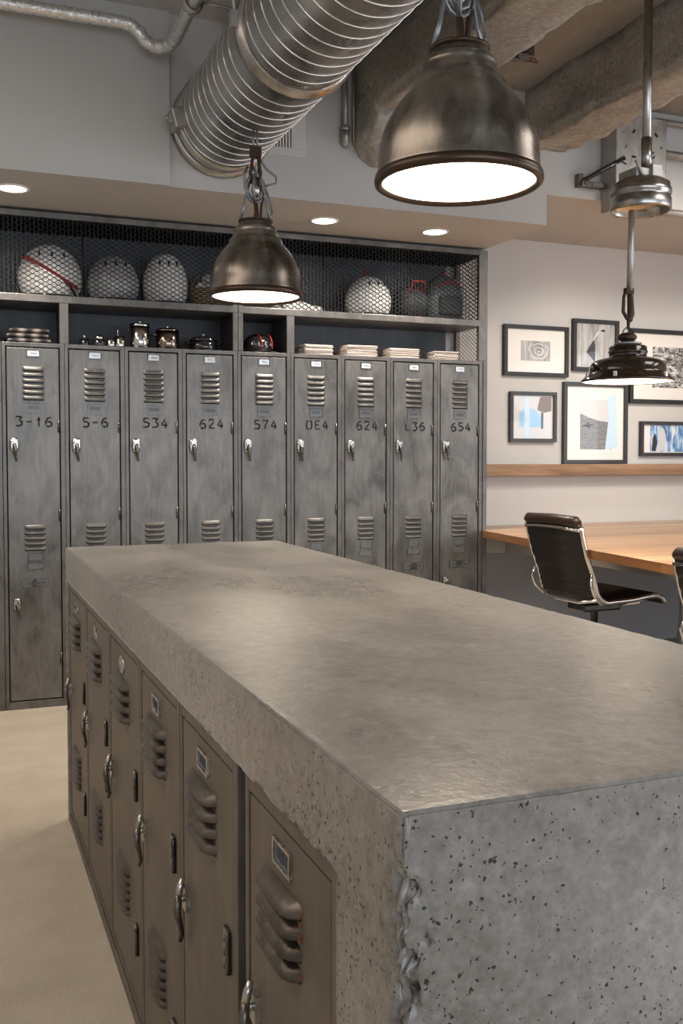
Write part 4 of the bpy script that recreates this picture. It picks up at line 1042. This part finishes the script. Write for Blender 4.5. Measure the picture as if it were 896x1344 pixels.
def art_reflections(t, W, H):  # blue shapes and lamp are glass reflections painted onto the print
    flat(t, 'print', rect(.025, W - .025, .025, H - .025), PH['pale'], .0158)
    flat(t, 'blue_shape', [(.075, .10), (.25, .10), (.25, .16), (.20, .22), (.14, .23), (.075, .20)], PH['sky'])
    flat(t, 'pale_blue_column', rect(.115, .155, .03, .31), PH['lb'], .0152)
    flat(t, 'lamp_shape', [(.215, .215), (.235, .30), (.25, .305), (.325, .305), (.325, .21), (.27, .198)], PH['brn'], .015)
    flat(t, 'stand_shape', rect(.245, .262, .09, .2), PH['dk'], .015)
def art_bird(t, W, H):
    x0, x1, z0, z1 = .14, .40, .10, .44
    flat(t, 'print', rect(x0, x1, z0, z1), PH['pale'], .0158)
    flat(t, 'dune', [(x0, z0), (x1, z0), (x1, .285), (.30, .295), (.22, .315), (x0, .345)], PH['sand'])
    flat(t, 'bird', [(.15, .262), (.185, .27), (.205, .287), (.215, .27), (.26, .272), (.222, .26), (.215, .243), (.195, .252)], PH['dk'], .015)
    flat(t, 'pale_blue_band', [(.345, .10), (.385, .10), (.45, .12), (.43, .48), (.36, .46), (.37, .3)], PH['lb'], .0149)  # window reflection in the glass, painted as a pale band
def art_fig(t, W, H):
    flat(t, 'print', rect(.085, W - .08, .03, H - .025), PH['blue'], .0158)  # blue of the print stands in for window reflections in the glass
    flat(t, 'pale_figure', [(.15, .035), (.20, .035), (.22, .12), (.21, .19), (.18, .2), (.165, .12)], PH['pale'], .0152)
    flat(t, 'dark_figure', [(.10, .035), (.135, .035), (.15, .10), (.13, .16), (.11, .13)], PH['dk'], .0152)
picture(3.379, 3.88, 1.838, 2.175, .026, 'black framed small rose drawing in a wide white mat, upper left', 'frame_black', True, art_rose)
picture(3.915, 4.29, 1.885, 2.238, .028, 'black framed grey photo of a dark leaf, behind the brown pendant', 'frame_black', True, art_leaf)
picture(4.385, 5.12, 1.675, 2.195, .03, 'large framed dark lettering photo cut by the right edge of view', 'frame_black', True, art_sign)
picture(3.428, 3.79, 1.40, 1.735, .024, 'small charcoal framed picture with blue shapes, lower left', 'frame_grey', True, art_reflections)
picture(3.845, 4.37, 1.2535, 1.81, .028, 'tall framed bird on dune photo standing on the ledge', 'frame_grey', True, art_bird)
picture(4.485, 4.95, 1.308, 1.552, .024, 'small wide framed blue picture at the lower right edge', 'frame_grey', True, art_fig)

# ------------------------------------------------------------------ desk
t = thing('desk', 'long oak topped desk with white apron against the pale wall', 'desk', (4.5, 4.2, 0))
o = (4.5, 4.2, 0); ZT = .85
def ex(y): return 2.782 + (y - 3.222) * .1164
mb = MB(o)
q = [(ex(2.55), 2.55), (6.3, 2.55), (6.3, WY - .01), (ex(WY), WY - .01)]
top = [mb._v((x, y, ZT)) for x, y in q]; bot = [mb._v((x, y, ZT - .042)) for x, y in q]
mb.mi = 0; mb.face(top); mb.mi = 1; mb.face(bot[::-1])
for i in range(4): mb.face([bot[i], bot[(i + 1) % 4], top[(i + 1) % 4], top[i]])
mb.build('desktop', ['wood', 'wood_edge'], t, norm=False, bevel=.0)
mb = MB(o)
mb.box((3.395, 2.9, .68), (3.43, WY - .012, ZT - .0425)); mb.box((3.43, WY - .045, .68), (6.2, WY - .012, ZT - .0425)); mb.box((6.17, 2.9, .68), (6.2, WY - .045, ZT - .0425)); mb.box((3.09, WY - .03, .668), (3.395, WY - .012, ZT - .0425))
mb.build('apron', 'white', t, bevel=.002)
for (x, y) in ((4.05, 4.65), (4.05, 3.3), (5.7, 4.65)):
    mb = MB(o); mb.lathe([(.001, 0), (.36, 0), (.365, .008), (.34, .016), (.22, .04), (.12, .09), (.07, .17), (.05, .28), (.045, .42), (.055, .56), (.09, .66), (.17, .72), (.20, .74), (.20, ZT - .043), (.001, ZT - .043)], (x, y, 0), 48)
    mb.build('pedestal', simple('grey_satin_aluminium', (.42, .42, .43), .3, .5), t)

# ------------------------------------------------------------------ office chairs
def chair(label, loc, rz, dz=0.):
    t = thing('office_chair', label, 'chair', loc, rz, 'dark office chairs at the desk')
    S = .60 + dz; hw = .225
    prof = [(-.125, S + .385), (-.110, S + .31), (-.085, S + .22), (-.045, S + .12), (-.028, S + .06), (-.012, S + .02), (.03, S - .012), (.09, S - .012), (.2, S - .008), (.31, S + .004), (.37, S + .0), (.405, S - .03)]
    # smooth the profile
    pp = []
    for i in range(len(prof) - 1):
        p0, p1, p2, p3 = [V(prof[max(0, min(len(prof) - 1, i + k))]) for k in (-1, 0, 1, 2)]
        for u in range(5):
            s = u / 5; pp.append(.5 * ((2 * p1) + (p2 - p0) * s + (2 * p0 - 5 * p1 + 4 * p2 - p3) * s * s + (3 * p1 - p0 - 3 * p2 + p3) * s ** 3))
    pp.append(V(prof[-1]))
    sp = next(i for i, p in enumerate(pp) if p.x > -.02)
    def sling(a, b, name, mat):
        mb = MB(); rings = []
        for i in range(a, b):
            p = pp[i]; d = (pp[min(i + 1, len(pp) - 1)] - pp[max(i - 1, 0)]).normalized(); n = V((-d.y, d.x)) * .011
            rib = .0022 * (1 if i % 3 else 0)
            n2 = n * (1 + (.25 if i % 3 else -.1))
            rings.append([(p.x - n2.x, -hw + .01, p.y - n2.y), (p.x - n2.x, hw - .01, p.y - n2.y), (p.x + n2.x, hw - .01, p.y + n2.y), (p.x + n2.x, -hw + .01, p.y + n2.y)])
        mb.rings(rings); mb.build(name, mat, t)
    sling(1, sp + 3, 'backrest', 'leather'); sling(sp + 2, len(pp), 'seat', 'leather')
    mb = MB()
    mb.tube([(-.128, -hw + .012 + .0, S + .378), (-.13, -hw + .03, S + .388), (-.13, 0, S + .392), (-.13, hw - .03, S + .388), (-.128, hw - .012, S + .378)], [.02, .026, .027, .026, .02], 14); mb.build('head_roll', 'leather_top', t)
    for sy in (-1, 1):
        mb = MB(); mb.tube([(p.x, sy * hw, p.y) for p in pp[2:]], .0095, 8, flat=(1.0, 1.35)); mb.build('side_rail', 'chrome', t)
    mb = MB(); mb.tube([(-.128, -hw, S + .345), (-.138, -hw * .5, S + .352), (-.14, 0, S + .354), (-.138, hw * .5, S + .352), (-.128, hw, S + .345)], .009, 8); mb.build('stretcher', 'chrome', t)
    mb = MB(); mb.tube([(-.02, -hw, S + .0), (-.05, -.12, S - .02), (-.05, .12, S - .02), (-.02, hw, S + .0)], .009, 8); mb.build('stretcher', 'chrome', t)
    mb = MB(); mb.tube([(.25, -hw, S - .02), (.25, -.1, S - .05), (.25, .1, S - .05), (.25, hw, S - .02)], .009, 8); mb.build('stretcher', 'chrome', t)
    for sy in (-1, 1):
        mb = MB(); mb.tube([(-.06, sy * (hw + .006), S + .13), (-.075, sy * (hw + .02), S + .08), (-.055, sy * (hw + .02), S + .03), (-.01, sy * (hw + .01), S - .015), (.06, sy * (hw), S - .03)], .007, 8)
        mb.build('back_brace', 'chrome', t)
    mb = MB(); mb.box((.02, -.07, S - .085), (.26, .07, S - .04)); mb.build('tilt_housing', 'hblack', t, bevel=.012, seg=3)
    mb = MB(); mb.lathe([(.001, .1), (.032, .1), (.032, .26), (.02, .265), (.02, S - .08), (.001, S - .08)], (.14, 0, 0), 20); mb.build('gas_column', 'chrome', t)
    for k in range(5):
        a = 2 * PI * k / 5 + .4; c, s_ = math.cos(a), math.sin(a)
        mb = MB(); mb.tube([(.14 + .02 * c, .02 * s_, .13), (.14 + .16 * c, .16 * s_, .105), (.14 + .29 * c, .29 * s_, .08)], [.022, .017, .012], 8, flat=(1, .8)); leg = mb.build('base_arm', 'chrome', t)
        mb = MB(); px_, py_ = .14 + .29 * c, .29 * s_
        for sd in (-1, 1): mb.lathe([(.001, -.009), (.026, -.009), (.028, 0), (.026, .009), (.001, .009)], (0, sd * .013, 0), 16, 'y')
        for v in mb.bm.verts: v.co = V((px_, py_, .0285)) + v.co
        mb.cyl((px_, py_, .03), (px_, py_, .085), .007, 8); mb.build('caster', 'hblack', leg)
    return t
chair('dark brown sling office chair with chrome rails, turned to the desk', (2.925, 4.20, 0), .04)
chair('dark office chair cut off by the right edge of the view', (2.77, 2.885, 0), .0, -.065)

# ------------------------------------------------------------------ light
def area(name, loc, rot, sx, sy, power, col):
    l = bpy.data.lights.new(name, 'AREA'); l.shape = 'RECTANGLE'; l.size = sx; l.size_y = sy; l.energy = power; l.color = col
    o = bpy.data.objects.new(name, l); o.location = loc; o.rotation_euler = rot; COL.objects.link(o); return o
area('window_daylight', (1.8, -3.1, 1.8), (PI / 2, 0, 0), 7.0, 1.8, 76, (.84, .92, 1.))
area('side_window_daylight', (6.5, .9, 1.65), (PI / 2, 0, PI / 2), 3.0, 1.6, 45, (.86, .93, 1.))
area('left_ceiling_panel', (-1.4, 2.2, 3.2), (0, 0, 0), 1.2, 3.6, 37, (1., .86, .72))  # added warm overhead fill for the left side, no fixture built
def aimed(name, loc, tgt, power, size, col):
    o = spot(name, loc, power, size, col, 1., .35); o.rotation_euler = (V(tgt) - V(loc)).to_track_quat('-Z', 'Y').to_euler(); return o
def spot(name, loc, power, size, col, blend=.6, r=.05):
    l = bpy.data.lights.new(name, 'SPOT'); l.energy = power; l.spot_size = size; l.spot_blend = blend; l.color = col; l.shadow_soft_size = r
    o = bpy.data.objects.new(name, l); o.location = loc; COL.objects.link(o); return o
for x, y, _ in dls: spot('downlight_beam', (x, y, 2.555), 54, 2.35, (1., .90, .77), .8)
for x, y, z, p, a in ((1.146, 2.128, PZ - .02, 17, 2.6), (1.18, 3.944, 1.95, 12, 2.6), (PX, PY, P3 - .012, 40, 2.7), (4.75, 3.46, P3 - .012, 80, 2.7)): spot('pendant_beam', (x, y, z), p, a, (1., .84, .66), .2, .15)  # last entry is the beam of the added unseen pendant
area('right_ceiling_panel', (4.6, 1.8, 3.2), (0, 0, 0), 2.4, 1.2, 50, (1., .95, .88))  # added overhead fill for the desk side, no fixture built
for x, tx in ((3.95, 3.75), (5.0, 4.75)): aimed('wall_washer', (x, 3.4, 3.1), (tx, WY, 1.74), 180, .86, (1., .88, .74))  # unseen spots added to brighten the gallery wall, no fixtures built
w = bpy.data.worlds.new('world'); SC.world = w; w.use_nodes = True
w.node_tree.nodes['Background'].inputs[0].default_value = (.70, .78, .9, 1); w.node_tree.nodes['Background'].inputs[1].default_value = 1.2

# ------------------------------------------------------------------ camera
cam = bpy.data.cameras.new('camera'); co = bpy.data.objects.new('camera', cam); COL.objects.link(co)
co.location = (0, 0, 1.3); co.rotation_euler = (math.radians(90 - 2.2), 0, math.radians(-21.6))
cam.sensor_fit = 'HORIZONTAL'; cam.sensor_width = 36; cam.lens = 1290 / 896 * 36; cam.shift_y = -22.4 / 896; cam.clip_start = .02
SC.camera = co
SC.view_settings.view_transform = 'Standard'; SC.view_settings.look = 'None'; SC.view_settings.gamma = 1; SC.view_settings.use_curve_mapping = False
SC.view_settings.exposure = .38
